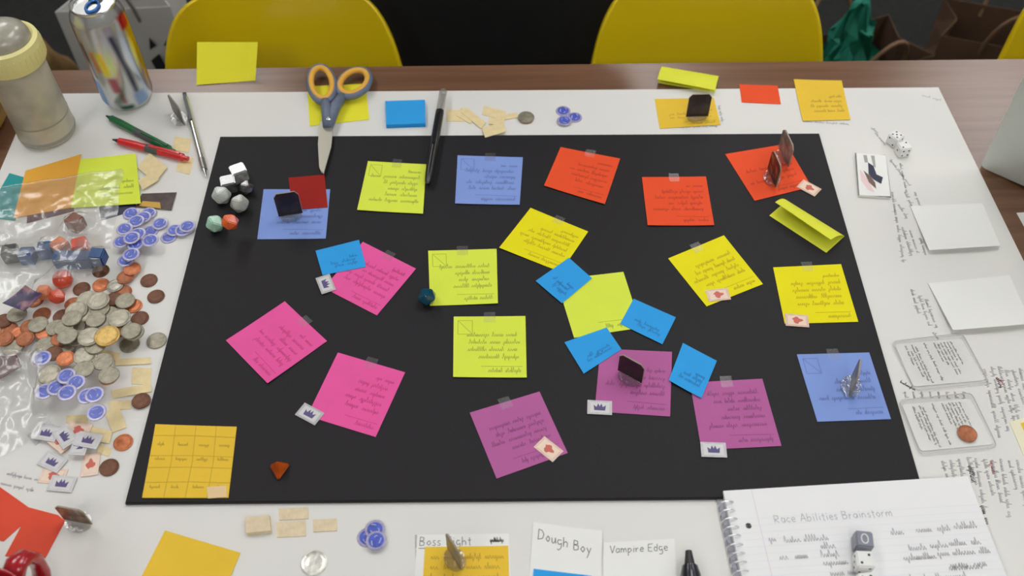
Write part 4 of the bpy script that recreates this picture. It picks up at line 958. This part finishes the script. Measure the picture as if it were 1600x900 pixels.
# crumpled bundle at the left end of the table
p = P(-24, 196, TZ)
from mathutils import noise as mnoise
bm = bmesh.new(); bmesh.ops.create_icosphere(bm, subdivisions=4, radius=.05)
for v in bm.verts:
    d = v.co.normalized(); k = 1+.16*mnoise.noise(d*2.3)+.10*abs(mnoise.noise(d*6)); v.co = Vector((d.x*.046*k, d.y*.062*k, max(d.z*.034*k, -.026)))
zmin = min(v.co.z for v in bm.verts)
for v in bm.verts: v.co.z -= zmin
tag(obj('crumpled_wrapper', bm, mat('mustard_wrapper', (150, 116, 48), .6, noise=(40, .4), bump=(60, 1.)), loc=(p.x-.012, p.y, TZ+.0005), smooth=True), 'crumpled mustard brown wrapper on the wood beside the cloudy bottle', 'wrapper')

# ================================================================ laptop
a, b2_ = P(1528, 266, TZ), P(1600, 298, TZ); ex = (b2_-a).normalized(); rzl = math.atan2(ex.y, ex.x)
lp = thing('laptop', 'open silver laptop seen from behind its screen', 'laptop', (a.x, a.y, TZ+.0003), rzl)
ALU = mat('laptop_silver', (186, 190, 184), .42, .25, noise=(900, .04))
LW, LD, LH, lean = .33, .225, .22, math.radians(7)
def rounded(bm, w_, h_, th, k, M):
    pts = []
    for cx, cy, a0 in ((k, k, PI), (w_-k, k, 1.5*PI), (w_-k, h_-k, 0), (k, h_-k, .5*PI)): pts += [(cx+k*math.cos(a0+i*PI/10), cy+k*math.sin(a0+i*PI/10)) for i in range(6)]
    prism(bm, pts, 0, th); bmesh.ops.transform(bm, matrix=M, verts=bm.verts[:])
bm = bmesh.new(); rounded(bm, LW, LD, .013, .008, Matrix.Translation((0, .012, 0))); bs_ = obj('base', bm, ALU, lp)
bm = bmesh.new(); box(bm, .02, LW-.02, .03, .135, .0131, .0137); kb = obj('keyboard', bm, mat('keyboard_black', (30, 30, 32), .6), bs_)
bm = bmesh.new(); box(bm, LW/2-.05, LW/2+.05, .15, .215, .0131, .0135); obj('trackpad', bm, mat('trackpad_grey', (140, 144, 140), .4), bs_)
bm = bmesh.new(); tube(bm, [(.04, .011, .009), (LW-.04, .011, .009)], .005, 10); obj('hinge', bm, mat('hinge_dark', (60, 60, 60), .5), lp)
Ml = Matrix.Translation((0, .008, .006)) @ Matrix.Rotation(PI/2+lean, 4, 'X')
bm = bmesh.new(); rounded(bm, LW, LH, .007, .008, Ml @ Matrix.Translation((0, 0, 0))); ld = obj('screen_lid', bm, ALU, lp)
bm = bmesh.new(); box(bm, .012, LW-.012, .014, LH-.012, -.0006, -.0001, Ml); obj('screen', bm, mat('screen_dark', (30, 34, 40), .15), ld)

# ================================================================ chairs
YEL = mat('chair_yellow', (232, 190, 16), .28, coat=.25, noise=(4, .03))
def make_chair():
    t = thing('shell_chair', '', 'chair')
    prof = [(-.225, .405, .165), (-.21, .428, .19), (-.16, .438, .208), (-.08, .425, .214), (.02, .415, .214), (.10, .425, .212), (.155, .458, .206), (.190, .52, .194), (.212, .60, .180), (.228, .67, .169), (.240, .72, .161), (.249, .755, .150), (.255, .780, .134), (.258, .795, .112), (.260, .802, .080)]
    n = 18; bm = bmesh.new(); g = []
    for k, (y, z, hw) in enumerate(prof):
        row = []; s = k/(len(prof)-1)
        bk = min(1, max(0, (s-.35)/.2))                 # 0 on the seat, 1 on the back
        for i in range(n+1):
            u = 2*i/n-1; c = abs(u)**2.6
            row.append(bm.verts.new((hw*u, y-bk*.045*c*(hw/.2)**2, z+(1-bk)*.045*c)))
        g.append(row)
    for j in range(len(prof)-1):
        for i in range(n): bm.faces.new((g[j][i], g[j][i+1], g[j+1][i+1], g[j+1][i]))
    o = obj('shell', bm, YEL, t, smooth=True); md = o.modifiers.new('round', 'SUBSURF'); md.levels = 1; md.render_levels = 2
    md = o.modifiers.new('thickness', 'SOLIDIFY'); md.thickness = .007; md.offset = -1
    LG = mat('chair_leg_wood', (150, 112, 72), .5, noise=(30, .15)); MT = mat('chair_mount', (40, 40, 42), .5, .6)
    bm = bmesh.new(); box(bm, -.13, .13, -.15, .10, .385, .400); obj('mount', bm, MT, t)
    for sx in (-1, 1):
        for sy in (-1, 1):
            bm = bmesh.new(); tube(bm, [(sx*.12, -.03+sy*.10, .395), (sx*.215, -.03+sy*.20, 0)], [.014, .010], 10); obj('leg', bm, LG, t)
    return t
ch = make_chair()
for i, (x, y, rz, lab) in enumerate(((-.312, .236, math.radians(6), 'yellow shell chair behind the curled yellow note'), (.275, .262, math.radians(0), 'yellow shell chair between the person and the brown bags'), (.872, .285, math.radians(-4), 'yellow shell chair behind the laptop'))):
    o = ch if i == 0 else copy_tree(ch)
    o.location = (x, y, 0); o.rotation_euler.z = rz; tag(o, lab, 'chair', 'yellow shell chairs')

# ================================================================ the person across the table
BLACK = mat('black_cloth', (14, 15, 17), .9, noise=(60, .15)); SKIN = mat('skin', (190, 142, 116), .55); HAIRM = mat('hair_dark', (36, 28, 24), .6, noise=(50, .3))
px0, py0 = -.035, .66
pr = thing('person', 'person in long black clothes standing between two yellow chairs', 'person', (px0, py0, 0))
def skin_body(name, verts, edges, radii, m, parent, root=0, sub=2):
    me = bpy.data.meshes.new(name); me.from_pydata(verts, edges, []); o = bpy.data.objects.new(name, me); COL.objects.link(o); o.parent = parent
    md = o.modifiers.new('skin', 'SKIN'); md.use_smooth_shade = True
    for i, v in enumerate(me.skin_vertices[0].data): v.radius = radii[i] if isinstance(radii[i], tuple) else (radii[i], radii[i]); v.use_root = (i == root)
    s = o.modifiers.new('sub', 'SUBSURF'); s.levels = sub; s.render_levels = sub
    me.materials.append(m); return o
V = [(0, .0, .95), (0, .01, 1.08), (0, .0, 1.25), (0, .01, 1.40), (0, .0, 1.47), (0, -.01, 1.53), (0, -.02, 1.63),            # 0-6 pelvis .. head
     (.10, 0, .88), (.11, .0, .50), (.12, .02, .10), (.125, -.09, .035),                                                        # 7-10
     (-.10, 0, .88), (-.11, .0, .50), (-.12, .02, .10), (-.125, -.09, .035),
     (.165, .01, 1.38), (.235, .04, 1.12), (.185, -.05, .93), (-.165, .01, 1.38), (-.235, .04, 1.12), (-.185, -.05, .93)]
Ed = [(0, 1), (1, 2), (2, 3), (3, 4), (4, 5), (5, 6), (0, 7), (7, 8), (8, 9), (9, 10), (0, 11), (11, 12), (12, 13), (13, 14), (3, 15), (15, 16), (16, 17), (3, 18), (18, 19), (19, 20)]
Rd = [(.15, .11), (.135, .10), (.155, .11), (.13, .09), .055, .055, (.075, .095), (.095, .10), .065, .045, .035, (.095, .10), .065, .045, .035, .06, .045, .035, .06, .045, .035]
body = skin_body('body', V, Ed, Rd, BLACK, pr)
# head with face
bm = bmesh.new(); bmesh.ops.create_uvsphere(bm, u_segments=24, v_segments=18, radius=.1)
for v in bm.verts:
    x, y, z = v.co; v.co = Vector((x*.80*(1-.18*max(0, -z/.1)), y*.98, z*1.18))
hdv = Matrix.Translation((0, -.03, 1.635)); bmesh.ops.transform(bm, matrix=hdv, verts=bm.verts[:]); head = obj('head', bm, SKIN, pr, smooth=True)
bm = bmesh.new(); tube(bm, [(0, -.02, 1.44), (0, -.025, 1.56)], [.056, .052], 14); obj('neck', bm, SKIN, pr, smooth=True)
bm = bmesh.new(); tube(bm, [(0, -.122, 1.655), (0, -.142, 1.615), (0, -.126, 1.605)], [.008, .013, .010], 8); obj('nose', bm, SKIN, head, smooth=True)
for s in (-1, 1):
    bm = bmesh.new(); bmesh.ops.create_uvsphere(bm, u_segments=12, v_segments=8, radius=.011); bmesh.ops.transform(bm, matrix=Matrix.Translation((s*.032, -.115, 1.645)), verts=bm.verts[:]); obj('eye', bm, mat('eye_white', (225, 225, 222), .2), head, smooth=True)
    bm = bmesh.new(); bmesh.ops.create_uvsphere(bm, u_segments=10, v_segments=8, radius=.022); bmesh.ops.transform(bm, matrix=Matrix.Translation((s*.081, -.02, 1.635)) @ Matrix.Diagonal((.4, .8, 1.4, 1)), verts=bm.verts[:]); obj('ear', bm, SKIN, head, smooth=True)
bm = bmesh.new(); tube(bm, [(-.024, -.115, 1.578), (0, -.122, 1.576), (.024, -.115, 1.578)], [.004, .007, .004], 8); obj('mouth', bm, mat('lips', (165, 98, 88), .5), head, smooth=True)
bm = bmesh.new(); bmesh.ops.create_uvsphere(bm, u_segments=24, v_segments=16, radius=.108)
bmesh.ops.delete(bm, geom=[v for v in bm.verts if v.co.z < -.05 or (v.co.y < -.045 and v.co.z < .05)], context='VERTS')
bmesh.ops.transform(bm, matrix=Matrix.Translation((0, -.022, 1.645)) @ Matrix.Diagonal((.86, 1, 1.16, 1)), verts=bm.verts[:]); obj('hair', bm, HAIRM, pr, smooth=True)
# long coat from the waist to the knee
bm = bmesh.new(); n = 28; rows = []
for z, rx, ry in ((1.10, .155, .118), (1.0, .175, .128), (.90, .192, .138), (.78, .200, .142), (.65, .204, .144), (.5, .210, .146), (.38, .216, .15)):
    rows.append([bm.verts.new((rx*math.cos(2*PI*i/n), ry*math.sin(2*PI*i/n)*(1+.03*math.sin(5*i)), z)) for i in range(n)])
for A_, B_ in zip(rows, rows[1:]):
    for i in range(n): bm.faces.new((A_[i], B_[i], B_[(i+1) % n], A_[(i+1) % n]))
o = obj('coat_skirt', bm, BLACK, pr, smooth=True); md = o.modifiers.new('t', 'SOLIDIFY'); md.thickness = .004

# ================================================================ bags on the floor behind the table
def paper_bag(label, loc, rz, wd, dp, h, m, hm, print_=None, tissue=None, group=None):
    t = thing('paper_bag', label, 'paper bag', (*loc, 0), rz, group)
    bm = bmesh.new(); th = .002
    def ring(w_, d_, z, kx): return [(-w_/2, -d_/2, z), (w_/2, -d_/2, z), (w_/2-kx, 0, z), (w_/2, d_/2, z), (-w_/2, d_/2, z), (-w_/2+kx, 0, z)]
    R = [ring(wd, dp, .001, 0), ring(wd, dp, h*.45, .006), ring(wd*1.01, dp*.94, h*.75, .02), ring(wd*1.02, dp*.9, h, .03)]
    rv = [[bm.verts.new(p) for p in r] for r in R]
    bm.faces.new(list(reversed(rv[0])))
    for A_, B_ in zip(rv, rv[1:]):
        for i in range(6): bm.faces.new((A_[i], A_[(i+1) % 6], B_[(i+1) % 6], B_[i]))
    o = obj('bag_body', bm, m, t); md = o.modifiers.new('t', 'SOLIDIFY'); md.thickness = th
    for s in (-1, 1):
        bm = bmesh.new(); tube(bm, [(wd*.2*math.cos(a), s*dp*.44+.03*s*math.sin(a), h-.03+.13*math.sin(a)) for a in [PI*i/12 for i in range(13)]], .004, 8); obj('bag_handle', bm, hm, t)
    if print_:
        for poly in print_:
            bm = bmesh.new(); M = Matrix(((1, 0, 0, 0), (0, 0, 1, -dp/2-.004), (0, 1, 0, 0), (0, 0, 0, 1)))
            prism(bm, poly, -.0004, .0004); bmesh.ops.transform(bm, matrix=M, verts=bm.verts[:]); obj('black_print', bm, mat('print_black', (38, 38, 44), .6), t)
    if tissue:
        bm = bmesh.new(); nn = 14; rr = random.Random(5); g = []
        for j in range(nn+1):
            g.append([bm.verts.new((-wd*.3+wd*.45*i/nn+rr.uniform(-.012, .012), -dp*.30+dp*.5*j/nn+rr.uniform(-.012, .012), h*.85+.19*math.sin(PI*i/nn)*math.sin(PI*j/nn)+rr.uniform(-.025, .025))) for i in range(nn+1)])
        for j in range(nn):
            for i in range(nn): bm.faces.new((g[j][i], g[j][i+1], g[j+1][i+1], g[j+1][i]))
        obj('tissue_paper', bm, tissue, t)
    return t
KRAFT = mat('kraft_paper', (84, 62, 45), .8, noise=(14, .15), bump=(30, .4)); KH = mat('kraft_handle', (120, 92, 68), .8)
paper_bag('brown paper bag with teal tissue paper beside yellow chair', (.70, .98), math.radians(24), .30, .17, .30, KRAFT, KH, tissue=mat('teal_tissue', (22, 112, 92), .7), group='brown paper bags')
paper_bag('brown paper bag without tissue, farther from the yellow chair', (1.08, 1.10), math.radians(-18), .28, .16, .27, KRAFT, KH, group='brown paper bags')
paper_bag('white paper bag with black print behind the drink can', (-.762, .95), math.radians(4), .21, .12, .48, mat('white_bag', (190, 188, 182), .7, noise=(10, .05)), mat('bag_cord', (130, 128, 122), .7),
          print_=([(.045, .33), (.065, .345), (.06, .38), (.04, .365)], [(.07, .335), (.095, .33), (.098, .365), (.076, .385)], [(.045, .39), (.06, .40), (.052, .42)], [(.074, .40), (.094, .39), (.09, .42)]))
bm = bmesh.new(); bmesh.ops.create_icosphere(bm, subdivisions=4, radius=.13)
for v in bm.verts:
    d = v.co.normalized(); k = 1+.2*mnoise.noise(d*2+Vector((3, 1, 0)))+.12*abs(mnoise.noise(d*6)); v.co = Vector((d.x*.13*k, d.y*.13*k, d.z*.19*k))
zmin = min(v.co.z for v in bm.verts)
for v in bm.verts: v.co.z -= zmin
tag(obj('crumpled_bag', bm, mat('brown_bag', (118, 92, 52), .7, noise=(14, .45), bump=(30, 1.)), loc=(-1.045, .93, .0), smooth=True), 'crumpled brown bag on the floor beside the white paper bag', 'bag')
